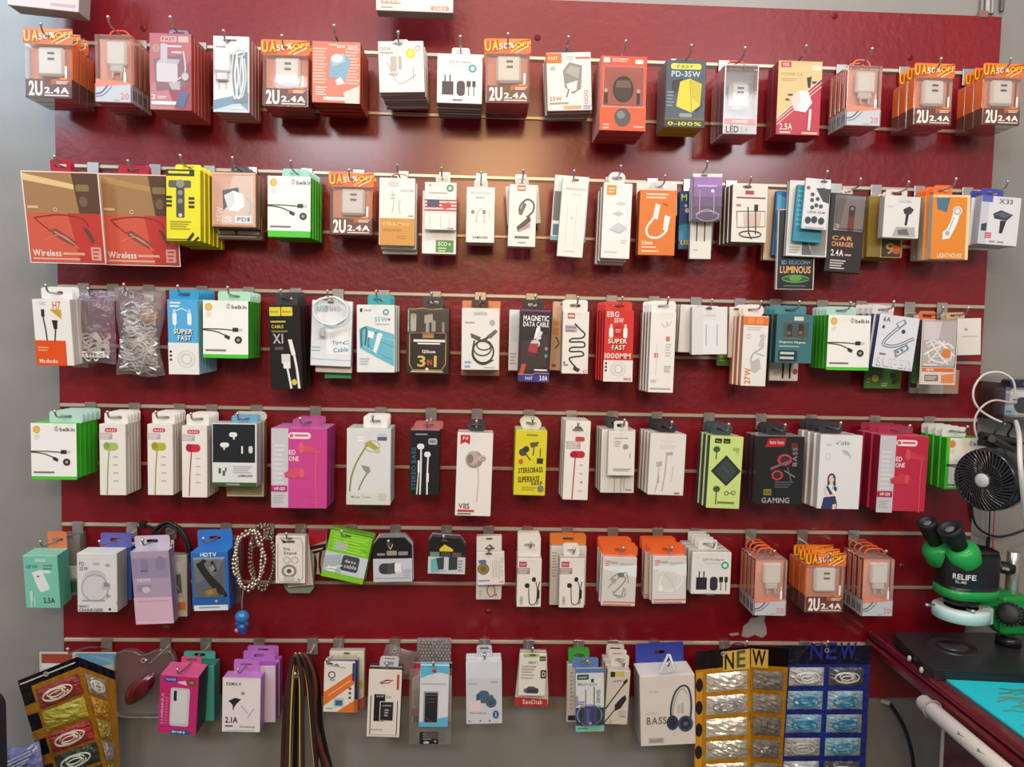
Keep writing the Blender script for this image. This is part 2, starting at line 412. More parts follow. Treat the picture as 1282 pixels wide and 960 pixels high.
def led_charger(o, W, H, t, k, w, h):          # twin-port charger in a tall clear box
    mb = MB(); mb.box(-W*.47, t-.002, .001, W*.47, t-.0012, H*.97, 'a8a2ac'); mb.build('back_card', CARD, o)
    mb = MB(); mb.box(-W/2, 0, 0, W/2, t, H, 'd8d4d8', b=.0012); mb.build('clear_shell', CLEAR, o)
    mb = MB(); mb.box(-W*.3, .003, H*.38, W*.3, t*.7, H*.76, 'f0eef2', b=.006); q = mb.build('charger', PLASTIC, o)
    for i in range(2):
        mb = MB(); zz = H*(.67-.06*i); mb.box(-.006, .0022, zz-.0018, .006, .0032, zz+.0018, '3a3c42'); mb.build('usb_port', PLASTIC, q)
    sx, sz = W/43, H/85; X = lambda u, v, l: ((u-21.5)*sx, -l-.0002, H-v*sz)
    mb = MB(); draw(mb, 'l f4f0f0 .9 1 1 42 1 42 84 1 84 1 1;r 2 66 41 73 d89a94;T 12 67.5 32 71 f8ecea POWER;r 2 74 41 84 c8c4c8;T 4 75 20 83 3a3434 LED;T 22 76 31 82 9aa0a8 2.4', X); mb.build('front_print', PRINT, o)

# ---- repeated artwork
BELKIN = 'r 0 0 55 70 f3f1ed;r 0 66 55 70 4cc832;e 7 8 4.5 5 e8c060;o 7 8 3.4 3.8 .6 d09c30;m d8d0c0 4 15 11 20 3;T 35 5 53 10 333333 belkin;o 31 7 2 2.5 .8 9a9a9a;l 9a9a9a .8 31 3 31 10;c 3c3c3c 1.3 0 35 20 35 36 36;r 36 33 43 38 303030;r 43 34 48 37 c8c8c8;c 3c3c3c 1.3 0 36 16 38 28 43;q 303030 27 41 33 44 32 48 26 45;e 43 48 4.5 4.5 303030;e 43 48 2 2 9a9a9a;m 777777 3 60 28 62 1'
def ear(col, dark): return f'R 7 5 22 10 2 c8304a;T 9 6.3 20 8.8 f6e4e4 BASS;r 0 11 16 19 b9a9a9;m e8dede 1 12 15 18 3;R 5 23 23 33 5 {col};e 9 27 4 4.5 {dark};e 19 27 3.6 4 {col};c {dark} 1.3 12 32 11 45 10 60 9 88;m c0b8b0 17 40 23 41.5 1;m c0b8b0 17 50 23 51.5 1;m c0b8b0 17 60 23 61.5 1;m c0b8b0 17 70 23 71.5 1'
PDAD = 'T 14 8 42 12 777b80 25W PD Adapter;m c0c0c0 16 14 40 15 1;e 43 17 5 5 3fa08c;e 43 17 2.6 2.6 d8f0e8;r 6 33 20 49 2e2c36;r 9 25 10.6 33 2e2c36;r 15 25 16.6 33 2e2c36;R 24 32 34 50 4 36333e;r 36 32 41 39 2e2c36;r 43 32 47 39 2e2c36;l 2e2c36 1 38.5 38 38.5 50;l 2e2c36 1 45 38 45 50;m 777777 19 54 31 56 1'
HF = lambda band, a, b: f'r 0 0 21 100 c9c6cc;m d8d6da 3 20 17 70 9;R 21 5 49 13 4 f2e6ec;e 25 9 2.5 2.5 {a};m {a} 29 7.5 46 10 1;T 22 27 30 33 f2dce6 ED;T 22 35 34 41 f2dce6 ONE;r 0 72 20 80 {band};T 4 74 17 78 f2e6ec HF-120;m b8b4ba 3 84 16 94 4;q {b} 34 18 60 26 61 31 40 30 36 32;e 37 24 3 7 {a};c {a} 1.6 56 28 55 60 56 99;q {b} 16 56 30 49 41 51 41 58 30 63 17 62;e 38 56 3.5 6 {a};m {b} 45 85 60 86 1'
SUPER = lambda bg: f'm e8f4fa 3 3 16 9 2;R 6 16 11 31 2 eef4f8;r 7 12 10 17 d0e0ea;R 24 16 29 31 2 eef4f8;r 25 12 28 17 d0e0ea;c eef4f8 1 11 14 17 11 24 14;q d8e8f2 8 31 9 36 10 31;T 8 37 31 43 10161c SUPER;T 13 45 29 51 10161c FAST;T 7 36 30 42 f6f4ea SUPER;T 12 44 28 50 f6f4ea FAST;r 0 53 37 92 eeece8;o 22 73 10 10 2.4 dcdad6;o 22 73 6 6 2.4 d2d0cc;e 3 64 1.6 1.6 333333;e 3 69 1.6 1.6 333333;e 3 74 1.6 1.6 333333'
CABLE_E = 'R 2 12 12 17 1 b04050;m d88a94 3 13.5 11 15.5 1;r 0 19 16 27 9a8488;m d8c8c8 1 20 15 26 3;R 10 32 16 38 2 2c2a2c;R 19 24 24 30 2 2c2a2c;c 4a4648 1.2 15 38 16 62 20 68 25 62 26 40 24 30;c 4a4648 1.2 29 30 27 40 27 66;R 26 40 29 52 1 2c2a2c;V 4 49 8 68 8a8688 STEREO;e 26 66 1.6 1.6 a89a7a'

# ================================================================== top row
w_, cb, eb = 'ece8e3', 'cable box', 'earphone box'
def twoU(row, look, box, d, n, **k): return P(row, 'charger_box', 'charger box', look, box, d, n, fn=usb_charger, slot=((box[0]+box[2])/2, box[1]+8), **k)
def plug20(row, look, box, d, n, tab, **k): return P(row, 'charger_box', 'charger box', look, box, d, n, fn=plug_charger, tab=tab, **k)
twoU(0, 'clear orange dual-port charger box', (33, 38, 87, 120), .112, 3)
plug20(0, 'clear white-red plug charger box', (120, 46, 163, 126), .115, 4, ('L', 132, 155, 36, 'e8602c'))
P(0, 'charger_box', 'charger box', 'mauve-red cable-charger box', (189, 45, 238, 135), .13, 6, c='c08088', s='b2402e', tab=('E', 208, 231, 37, '7c8aa0'),
  art='q b86c72 0 0 49 0 49 40 0 60;q 9c5060 20 60 49 30 49 90 30 90;R 13 3 32 10 2 d0a8ac;T 15 4.5 30 8.5 8c3038 FAST;r 34 3 46 10 d8b4b4;q 8c6a74 4 30 40 24 44 62 8 68;R 8 34 33 57 3 d0cad2;q bab2bc 8 34 13 30 36 30 33 36;R 13 12 21 34 2 c4bcc6;q b8b0b8 22 58 36 56 36 66 26 66;c d4ced2 1.6 33 54 42 44 40 20;m ecd8da 20 14 38 16 1;m ecd8da 26 21 38 23 1;o 8 18 3.4 4 .8 b8ccb8;T 6 16 10 20 b8ccb8 Q;e 42 50 4.4 5 c8bcc4;o 42 50 4.4 5 .8 8c7480;T 2 72 7 78 f4e8e8 2;m f0e0e0 9 74 20 77 2;m f8f0f0 2 80 34 84 1;q 5c6c90 36 68 46 70 40 88 30 84')
P(0, 'charger_pack', 'charger pack', 'white plug charger with grey cable', (268, 48, 311, 138), .105, 4, c='e6e4e6', s='b8746c', slot=(285, 54),
  art='r 1 1 42 52 efedee;q 7c9cae 0 76 42 66 42 90 0 90;q c8d4da 0 88 30 78 42 88 42 90 0 90;r 12 4 28 6 7a4a44;m b89a98 3 12 15 14 1;R 1 17 21 46 3 f7f6f6;R 4 46 19 54 1 dcd8d8;r 6 54 8.5 63 c8c4c4;r 14 54 16.5 63 c8c4c4;q 7c8890 21 22 41 18 41 78 24 80;c d8dce0 2 24 20 22 50 26 74 30 50 28 22;c e4e8ec 2 29 20 26 46 30 74 36 52 34 22;c c8d0d6 2 34 22 32 50 34 72 39 50 37 26;o 32 20 5 4 2 c0c6cc;m e0e8ec 22 84 36 86 1', solid=[(2, 17, 21, 44, .009, 'f4f3f3', 'charger'), (4, 44, 19, 54, .007, 'd8d4d4', 'plug_body')])
twoU(0, 'clear orange dual-port charger box', (330, 52, 384, 131), .11, 3)
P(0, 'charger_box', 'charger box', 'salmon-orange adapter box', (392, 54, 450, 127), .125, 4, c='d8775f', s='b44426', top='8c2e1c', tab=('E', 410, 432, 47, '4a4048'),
  art='m e8b4a4 1 8 18 50 12;m e8b4a4 40 8 57 50 12;m f0c4b4 20 3 30 5 1;T 30 4 40 8 f6e0d4 60W;T 43 4 55 8 f6e0d4 120W;q 7aa6bc 22 20 38 14 47 22 40 46 20 42;q 98bccc 22 20 38 14 40 24 24 30;e 30 20 7 5 d8dce0;q e8d4d0 28 46 34 42 40 50 30 52;q f0d0c8 38 60 57 52 57 73 40 73;m f2d0c4 4 54 18 64 4;m f6e6e0 14 66 40 70 1')
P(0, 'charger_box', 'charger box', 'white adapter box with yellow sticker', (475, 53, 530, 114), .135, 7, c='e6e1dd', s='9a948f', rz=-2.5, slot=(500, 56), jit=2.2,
  art='T 2 7 16 11 8c8680 120W;m a8a29c 2 13 18 15 1;e 39 15 6 6 ecc83a;e 39 15 3.6 3.6 f2d860;o 48 9 2.6 3 .9 c07c78;R 14 18 22 36 1 b8b0aa;R 24 18 28 34 1 b4aca6;m a8a09a 12 38 24 41 2;l b0a8a2 1.4 42 32 42 44;c b4aca8 1 10 24 24 50 45 40;e 24 3 6 1.6 8c8684')
P(0, 'charger_box', 'charger box', 'white adapter box with green dot', (548, 69, 603, 128), .13, 6, c='e8e7ea', s='6e6a6a', tab=('E', 565, 587, 58, 'e4e2e2'), jit=1.2, art=PDAD)
twoU(0, 'clear orange dual-port charger box', (609, 50, 662, 127), .13, 3, rz=-1)
P(0, 'charger_box', 'charger box', 'white grey-adapter box, orange corner', (685, 67, 740, 137), .1, 4, c='e4e1dc', s='8f8680', rz=-3, tab=('E', 700, 722, 60, '3c3a40'), jit=2,
  art='r 0 1 19 13 dd6f2c;T 3 5 14 9 f8e4d0 FAST;m b8b4b0 24 5 34 9 2;m c04c40 36 6 54 8 1;q 8a8784 20 22 28 12 44 16 42 44 32 50 22 42;q a6a39e 23 24 29 16 41 19 39 32;q e0ded8 24 38 38 34 36 46 27 48;l 6a6664 1.6 27 44 24 54;e 8 19 3.6 2.6 b8b4ae;T 3 53 18 58 c07830 25W;m 98948e 3 60 26 62 1;R 20 64 42 68 1 dda27a;m 8c98c0 44 64 54 68 2;o 48 48 2 2 .8 d08c90;o 48 54 2 2 .8 d08c90;o 48 60 2 2 .8 d08c90')
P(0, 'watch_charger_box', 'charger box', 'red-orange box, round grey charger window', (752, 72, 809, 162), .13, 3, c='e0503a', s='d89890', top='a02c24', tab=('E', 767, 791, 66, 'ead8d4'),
  art='r 3 2 11 8 e8d4d4;m f0c0b4 14 3 34 7 2;R 42 4 52 9 1 f0d8d0;r 3 12 54 60 d4706a;R 3 12 54 60 3 d88078;e 28 40 13 16 463a38;e 28 40 10.5 13 5c4c48;q a08c84 20 30 36 29 38 38 18 38;r 4 42 9 58 54383a;r 45 42 49 58 54383a;e 6.5 42 2.4 2.6 eee4e0;e 47 42 2.4 2.6 eee4e0;r 2 60 55 62 e8a494;r 0 62 57 90 e2512c;e 28 74 10.5 11.5 4c4a50;e 26 71 5 5 7a7a80;m f0b09c 4 82 12 88 2;m f0b09c 42 84 55 86 1', win=(4, 12, 53, 60, .004))
P(0, 'charger_box', 'charger box', 'black-and-yellow charger box', (833, 77, 883, 158), .1, 3, c='41505a', s='8a7c82', top='b89c1c', tab=('E', 848, 872, 70, '5c5058'),
  art='R 6 4 44 11 3 ddd24a;T 14 6 34 9.5 6c6a2a FAST;T 7 13 43 20 b9cce0 PD-35W;q 1e2024 8 25 22 22 12 42 8 40;q 1e2024 44 30 47 54 40 62 36 60;q d9c92e 18 26 30 22 45 28 44 54 33 63 14 56;q c4b42a 30 22 45 28 44 54 33 44;l 8c8430 .8 30 24 32 44 33 62;m 7c8a92 2 38 11 56 5;R 18 64 34 69 2 8a9298;r 0 73 50 81 2c2a22;T 4 74.5 46 79 d8cc40 0-100%;r 0 70 50 72 6a6438')
P(0, 'charger_box', 'charger box', 'clear pale twin-port charger box', (906, 82, 949, 167), .11, 3, fn=led_charger, tab=('L', 914, 937, 72, 'e6764c'))
P(0, 'charger_box', 'charger box', 'beige-and-crimson travel charger box', (973, 78, 1028, 168), .085, 2, c='b9283e', s='8c1c30', tab=('E', 990, 1012, 70, '6a4850'),
  art='q ddbd86 0 0 55 0 55 20 0 72;r 3 1 16 8 c4303c;T 5 2.5 14 6.5 f0d8d0 VDL;T 4 14 30 18 b08c58 POWER 2.4;m b89a6c 4 21 24 24 2;R 42 5 54 11 2 ecd8c0;q 2e2620 36 20 42 18 41 32 38 32;r 43 24 55 27 3a302a;l f0e0d8 1 0 70 55 20;l f0e0d8 .8 0 74 55 25;l f0e0d8 .8 0 78 55 30;q efe6e4 16 46 26 36 38 36 44 50 36 62 22 60;q d8ccca 16 46 26 36 30 48 22 60;r 13 40 19 42 3a302a;r 10 46 15 48 3a302a;T 4 76 20 84 f0dcd8 2.5A;m e8c4c4 4 86 18 88 1;l eee0e0 3 42 58 41 84;m d8b090 32 86 52 89 1')
plug20(0, 'clear white-red plug charger box', (1060, 83, 1104, 157), .105, 4, ('L', 1071, 1093, 72, 'ec7a58'))
twoU(0, 'clear orange dual-port charger box', (1145, 80, 1193, 156), .11, 3)
twoU(0, 'clear orange dual-port charger box', (1231, 80, 1279, 156), .112, 3)

# ================================================================== second row
NECK = 'l f2dcd4 1.6 0 0 90 0 90 108 0 108 0 0;r 1 1 89 48 a88058;q 5e4434 58 1 89 1 89 48 64 48;r 1 48 89 107 d4604c;q c24038 50 48 89 48 89 107 60 107;q e8c890 1 2 60 14 60 20 1 10;R 62 14 78 22 2 8a7a4c;e 70 34 5 6 7a6250;c 8a3c30 1.6 10 54 40 50 66 54 74 64;c 8a3c30 1.6 10 54 18 62 28 70;q 8a5448 28 68 34 66 58 82 54 88 30 74;l d8a090 1.2 32 70 54 84;q 6a4440 66 64 72 66 80 80 76 84;c e88070 1 20 80 40 74 60 90;T 4 92 38 100 f4e4dc Wireless;m e8b0a4 4 102 60 104 1;m e8a890 40 95 66 98 1;r 3 40 16 43 e0b89c;R 74 88 86 104 1 e0a49c;m c05a50 76 90 84 102 3;o 36 44 2 2 .8 eac8b0'  # the brass-toned glare is painted into this artwork
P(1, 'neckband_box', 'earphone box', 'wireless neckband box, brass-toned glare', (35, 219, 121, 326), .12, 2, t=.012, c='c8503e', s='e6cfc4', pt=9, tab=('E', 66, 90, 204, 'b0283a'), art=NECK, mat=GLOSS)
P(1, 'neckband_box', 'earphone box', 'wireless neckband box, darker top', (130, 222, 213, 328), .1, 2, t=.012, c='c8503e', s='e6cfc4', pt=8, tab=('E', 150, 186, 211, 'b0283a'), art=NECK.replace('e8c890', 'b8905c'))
P(1, 'cable_pack', 'cable pack', 'yellow pack, black T-shaped gadget', (209, 214, 250, 300), .13, 6, c='e6dc1e', s='b8a81a', tab=('E', 216, 248, 206, 'e8de2a'), dr=(2, -1), jit=.8,
  art='q 2e2c10 0 0 34 0 34 8 0 8;m e6dc1e 3 2 28 5 1;R 3 13 30 22 2 5c5c48;R 12 15 22 58 2 4a4a42;e 17 17 5 5 8c8c84;e 17 28 3 3 8a8a88;e 17 38 3 3 8a8a88;e 17 55 2.4 2.4 c8c8c8;r 0 32 7 35 2e2c10;r 0 37 7 40 2e2c10;r 0 42 7 45 2e2c10;r 27 33 34 36 2e2c10;r 27 38 34 41 2e2c10;r 27 43 34 46 2e2c10;m a89c20 5 62 30 72 4;q 2e2c10 24 85 32 75 34 78 28 86;q 2e2c10 32 86 38 80 40 82 36 86;l 2e2c10 1 0 84 30 84')
P(1, 'charger_box', 'charger box', 'peach charger box, white hexagon adapter', (266, 217, 319, 283), .1, 3, c='d8b4a0', s='b08070', tab=('E', 285, 307, 207, '4a4448'), top='6c5a54',
  art='r 2 3 51 62 dcc2b4;q d8a898 2 3 26 3 10 62 2 62;q 5c6470 13 22 32 18 34 28 14 46;q eef0f4 15 28 26 22 38 26 40 40 32 47 20 46;q d8dce4 15 28 26 22 28 36 20 46;V 6 42 14 60 e8e0e0 25W;T 15 53 25 60 e8e0e0 S;R 28 52 48 61 1 e6e8ee;T 31 54 42 59 6c7488 PD;r 43 54 46 59 6c7488;c b8bccc 2 42 30 48 40 44 52;l e8a880 1 2 3 51 3 51 65 2 65 2 3;m c88060 2 63.4 50 65 1')
P(1, 'charger_box', 'charger box', 'second peach charger box hanging lower', (270, 270, 327, 299), .062, 1, t=.02, c='c89880', s='a47060', new=False, art='r 0 17 57 29 5a4844;m d8c8c0 4 19 24 23 1;m d8c8c0 28 19 54 23 1;m c0a8a0 4 25 50 26.4 1', where='below the peach charger box, second row')
P(1, 'cable_box', cb, 'white-fronted green cable box', (336, 222, 388, 296), .11, 5, c='4cc832', s='2f9a28', top='2a8422', tab=('E', 351, 384, 211, 'a8d8c8'), art='r 0 0 52 66 f3f1ed;'+BELKIN.replace('r 0 0 55 70 f3f1ed;r 0 66 55 70 4cc832;', ''), dr=(1.5, 0))
twoU(1, 'clear orange dual-port charger box', (414, 217, 465, 293), .095, 2)
P(1, 'earphone_box', eb, 'white-over-kraft earphone box', (475, 224, 519, 306), .085, 3, c=w_, s='cfc8c0', tab=('L', 488, 509, 217, 'd87848'), dr=(1, -6), jit=1,
  art='R 11 5 24 11 2 d4ceca;T 26 14 42 17 a8a09a EARPHONE;m c4bcb4 14 20 20 26 2;c c4beb8 1.4 16 16 18 30 16 42;c c4beb8 1.4 26 26 24 34 26 44;r 1 49 44 82 cf9440;T 5 54 38 58 e8c894 ETRA-MAX;m b87c2c 5 62 28 65 1;m b87c2c 22 70 34 74 2;m b0a8a0 36 45 42 47 1')
P(1, 'adapter_pack', 'adapter pack', 'white adapter card with striped flag', (532, 229, 571, 287), .095, 1, t=.008, c=w_, s='b8b0a8', tab=('E', 545, 561, 219, 'd8d2cc'),
  art='e 31 7 4.5 4.5 3f9468;e 31 7 2 2 d8ecd8;m 98928c 5 3 8 5 1;m b8b0a8 5 12 28 14 1;r 0 21 39 37 e2d4d2;r 0 21 39 23 b04850;r 0 25 39 27 b04850;r 0 29 39 31 b04850;r 0 33 39 35 b04850;r 3 21 18 30 3c3c68;q c03c44 20 26 30 24 34 30 24 33;l d4cec8 1 7 42 7 56;l d4cec8 1 20 40 20 56;l d4cec8 1 31 42 31 56;m a8a09a 28 55 36 56.5 1')
P(1, 'adapter_pack', 'adapter pack', 'white adapter card with green label', (529, 240, 571, 317), .08, 2, t=.012, c=w_, s='b8b0a8', new=False, art='r 17 60 39 75 4d8a44;T 20 62 31 67 d8ecd0 ECO;m b8d8a8 20 69 30 74 2;e 34 65 1.5 1.5 b8d8a8;m c4bcb4 3 4 12 6 1')
P(1, 'earphone_box', eb, 'slim white earphone box, earbud sketch', (584, 235, 619, 303), .085, 3, c=w_, s='b4aca4', tab=('E', 593, 610, 224, 'e0dad4'),
  art='T 6 6 30 9 a49c96 Earphones;m b8b0a8 11 12 22 14 1;c c0b8b2 1.2 18 26 14 32 12 44;c c0b8b2 1.2 18 26 22 32 22 44;R 6 28 10 33 1.5 8c8480;R 20 28 24 33 1.5 8c8480;l c8c0ba 1 29 28 28 40;T 8 60 27 63 5c5654 SAMSUNG')
P(1, 'adapter_box', 'adapter box', 'white box, grey curved adapter cable', (637, 232, 671, 308), .09, 2, t=.014, c=w_, s='c4bcb4', tab=('E', 645, 661, 222, 'cfc8c4'), rz=.5,
  art='r 10 1 20 8 c07050;m e8d0c4 11 3 19 6 1;c 5c5654 2.4 13 34 14 26 22 18 30 22 30 32 22 40;q 6a6462 12 36 18 22 22 24 16 38;q 4a4644 10 52 26 38 28 44 12 58;q c08a94 12 56 27 46 27 52 14 58;m 6c6662 8 63 26 66 1;m b0a8a2 12 70 22 72 1')
P(1, 'adapter_pack', 'adapter pack', 'white card fanned behind the adapter', (634, 233, 675, 280), .058, 2, t=.006, c='dad6d0', s='b0aaa4', new=False, rz=-4, jit=3, art='m b8c8c0 3 5 38 9 1')
P(1, 'cable_box', cb, 'tall plain white box', (701, 223, 733, 321), .105, 1, t=.014, c='e9e6e2', s='c8c2bc', rz=3, slot=(717, 226), art='m cfcac4 5 13 30 16 1;m d4cfca 12 20 24 22 1;l d8d4ce 1 9 34 9 84;l d8d4ce 1 20 34 20 84;e 15 50 2 2 d8d2cc;m d4cfca 8 90 22 92 1')
P(1, 'cable_box', cb, 'tall white box with dark phone', (692, 221, 735, 301), .088, 3, t=.011, c='dfe0e0', s='a8a4a0', rz=3, new=False, jit=2, art='r 1 20 10 56 5c6468;R 2 60 9 74 1 3c6c84;r 0 75 44 80 6ca0b4;m c8c4c0 12 6 34 10 1')
P(1, 'adapter_box', 'adapter box', 'white box with small orange square', (754, 230, 790, 323), .1, 3, t=.02, c='ece9e6', s='a89c90', tab=('O', 761, 783, 214, 'e6e2de'), dr=(-2, -4), rz=1.0,
  art='r 4 3 16 15 d88a28;m f0d0a0 6 6 14 12 2;q c8ccd4 15 26 22 22 30 25 23 28;q c0c4cc 12 38 20 34 27 38 20 41;q c8ccd4 10 56 20 48 31 54 22 61;l 9ca0a8 1 10 57 22 62 31 55;m c8c4c0 24 70 32 74 2;m d4d0ca 4 84 20 86 1')
P(1, 'adapter_box', 'adapter box', 'orange box with white looped cable', (800, 239, 846, 319), .095, 2, t=.014, c='e07a30', s='b4562a', slot=(829, 232), pt=2,
  art='m f4d4b8 8 4 36 10 2;c f6eee8 2.6 22 22 18 34 10 46 12 56 24 58 34 50 36 40;q f6eee8 20 16 26 18 23 36 17 34;q f6eee8 32 30 39 32 36 50 30 48;l 5c2c14 1 29 16 36 19;T 4 62 18 67 f6e8dc 3.5mm;m f0c8a4 4 69 22 71 1;m f0c8a4 4 74 26 76 1')
P(1, 'adapter_box', 'adapter box', 'white card behind orange adapter', (797, 227, 848, 262), .06, 1, t=.008, c=w_, s='bbb', new=False, rz=-3) if False else P(1, 'adapter_box', 'adapter box', 'white card behind orange adapter', (797, 228, 848, 270), .06, 1, t=.008, c='e4dfda', s='b8b2ac', new=False, rz=-2)
P(1, 'phone_box', 'phone accessory box', 'violet screen-protector box', (867, 218, 904, 275), .11, 2, t=.012, c='5a4a5e', s='d8d0d8', slot=(881, 215), rz=-1,
  art='r 0 0 37 4 e4e0e2;r 1 4 37 16 9a72b8;r 1 16 37 28 84649c;r 1 28 37 40 6a5478;c a890b8 1.2 9 20 9 50;c a890b8 1.2 27 20 27 50;e 25 21 2 2 e8dcf0;m c8b4d8 6 14 30 16 1;c b0a4b8 1 4 50 18 44 34 50;o 19 52 14 6 1 a89cae')
P(1, 'earphone_box', eb, 'white card with two black wires', (864, 268, 891, 324), .085, 1, t=.012, c='e2ddd4', s='a8a29a', new=False, art='l 2a2826 1.6 8 6 8 34;l 2a2826 1.6 18 6 18 34;m b8b0a6 4 44 10 46 1')
P(1, 'memory_pack', 'accessory pack', 'dark blue pack with yellow lettering', (850, 240, 893, 312), .062, 2, t=.01, c='2c5878', s='1c3444', new=False, art='q 1c4a80 0 0 43 0 43 34 0 40;T 2 4 9 12 c8d84a M;e 10 24 3 3 d0c4e0;e 8 18 2 2 c8c0d8;q 3a8cb8 0 42 43 36 43 60 0 62;T 3 61 16 66 e8d448 LED;e 32 54 5 5 78b0d0')
P(1, 'ring_light_box', 'accessory box', 'cream box, black frame stand drawing', (916, 231, 961, 303), .1, 4, c='e4ddd4', s='5a4e48', slot=(935, 234), dr=(-1.5, 0), yw=2,
  art='e 18 3.5 6 2.2 8c857e;R 16 8 27 13 1 b03c40;m 8c4a48 5 16 42 18 1;r 5 25 11 28 b86c68;l 6a625c 1.2 6 34 42 33 43 52 7 54 6 34;q d4b8ac 14 36 38 35 36 52 16 52;l 1e1c1c 1.6 20 28 22 62;l 1e1c1c 1.4 30 32 31 62;r 28 25 33 33 1e1c1c;o 24 62 14 4 1.6 2c2a28;l 1e1c1c 1.4 22 60 26 68')
P(1, 'screen_protector_box', 'phone accessory box', 'white card with round lens icons', (1006, 224, 1038, 287), .125, 1, t=.006, c='dcdce0', s='a8a8ac', slot=(1029, 227), rz=3,
  art='q 3c4448 14 12 32 10 32 30 24 28;e 10 20 2.6 2.6 4a5054;e 17 25 2.6 2.6 4a5054;e 10 27 2.6 2.6 4a5054;e 16 33 2.6 2.6 4a5054;e 22 34 2.6 2.6 4a5054;e 11 36 2.6 2.6 4a5054;e 4 12 2.4 2.4 a04858;T 6 40 28 43 8c8c90 LENS FILM;e 7 52 4 4.5 3a4044;e 15 51 4 4.5 3a4044;e 24 52 4 4.5 3a4044;m b0b0b4 4 60 28 61.5 1;r 25 4 32 12 e8e8ea')
P(1, 'screen_protector_box', 'phone accessory box', 'teal card behind lens icons', (995, 233, 1031, 303), .112, 1, t=.008, c='2f8ca6', s='1f6078', new=False, rz=3, art='m 58b0c4 2 6 10 50 8')
P(1, 'screen_protector_box', 'phone accessory box', 'large white-and-grey film box', (986, 227, 1038, 321), .098, 2, t=.008, c='dcdad6', s='9a9a98', new=False, rz=1, art='q 8c8c8c 20 52 50 44 50 92 34 92;q 6c6c6c 20 60 34 92 20 92;m a8a8a8 3 82 18 90 3')
P(1, 'screen_protector_box', 'phone accessory box', 'blue film box left of it', (969, 240, 990, 320), .075, 1, t=.01, c='2c6ca4', s='1c3c60', new=False, rz=2, art='q 4c9cc8 2 4 18 10 14 40 2 30;m 8cc0e0 3 50 14 60 3')
P(1, 'screen_protector_box', 'phone accessory box', 'kraft-edged film box', (958, 238, 990, 326), .06, 2, t=.008, c='cdb294', s='8c7458', new=False, rz=2)
P(1, 'screen_protector_box', 'phone accessory box', 'tall black box, green eye design', (972, 262, 1021, 363), .086, 1, t=.006, c='1e2024', s='d8d8d4', new=False, rz=-.5,
  art='l d8d4cc 1.2 1 1 48 1 48 100 1 100 1 1;T 6 64 44 69 7c9cc0 3D SILICON+;T 5 71 44 80 e8b070 LUMINOUS;e 25 87 15 6 2c5a34;e 25 86 8 4 5c9c48;o 25 87 17 4 1 6aa45c;m 5c6c60 10 95 38 96.5 1', where='lowest on the cluttered film hook, second row')
P(1, 'car_charger_box', 'charger box', 'black card, clear car-charger blister', (1036, 243, 1082, 341), .085, 2, t=.012, c='2c2426', s='18161a', slot=(1070, 236), rz=3,
  art='r 6 2 44 46 a8a2a6;q 8c868a 6 2 20 2 14 46 6 46;R 24 14 32 32 3 4c3c44;r 24 28 32 46 9a4048;e 28 18 2 2 c8b8c0;T 7 38 14 46 e8dcd8 3;T 6 53 32 58 e8a068 CAR;T 6 60 34 66 e8a068 CHARGER;T 6 70 22 78 f0e4e0 2.4A;m d8a8a0 24 75 32 77 1;m c8c0bc 6 83 26 94 4', win=(6, 2, 44, 45, .007))
P(1, 'phone_holder_box', 'phone accessory box', 'white phone-holder box', (1106, 246, 1152, 298), .105, 1, t=.02, c='e0dfde', s='b4b0ac', tab=('E', 1113, 1141, 235, 'd8d4d0'), rz=1,
  art='T 18 5 34 8 a8a4a4 HOLDER;q 3c3c40 24 16 32 12 38 16 34 22 26 22;q 2c2c30 28 22 32 22 30 36 27 36;q b0acac 16 38 40 38 42 50 12 50;q 6c6868 18 42 30 40 34 48 20 48;m c8c4c4 4 12 12 14 1')
P(1, 'phone_holder_box', 'phone accessory box', 'olive clear case holding dark card', (1086, 246, 1132, 322), .065, 3, t=.011, c='8c7430', s='a08838', new=False, mat=PLASTIC, art='l d0b468 1 18 42 44 42 44 76 18 76 18 42;r 19 43 43 75 4a3c24;T 24 58 36 72 c8a868 9;e 38 66 5 6 d86838', dr=(-4, -2))
P(1, 'car_charger_box', 'charger box', 'orange box with silver car charger', (1166, 244, 1214, 325), .105, 2, t=.018, c='e48a2e', s='c8b8a8', tab=('E', 1173, 1197, 230, 'e8722c'), rz=-.5, dr=(-5, 0),
  art='q f4d4a0 0 0 48 0 48 81 44 81 44 3 0 3;q 4c7490 4 4 22 4 18 22 6 18;c eef0f2 9 31 20 28 34 19 52;q eef0f2 14 46 26 40 24 54 14 56;e 32 20 6 6 dde0e4;o 32 20 4 4 1 9aa4ac;e 20 48 3 3 a8b0b8;l 9aa4ac 1 28 28 22 44;T 8 73 40 79 f0dcc4 LIGHTHOUSE')
P(1, 'car_charger_box', 'charger box', 'orange car-charger box peeking behind', (1150, 246, 1196, 326), .06, 2, t=.014, c='dc8a3c', s='b8aca0', new=False, rz=-1, art='q 9aa8b0 2 8 10 8 8 20 2 18;T 6 73 18 79 f0dcc4 LIGHT', tab=('E', 1156, 1180, 235, 'e8722c'))
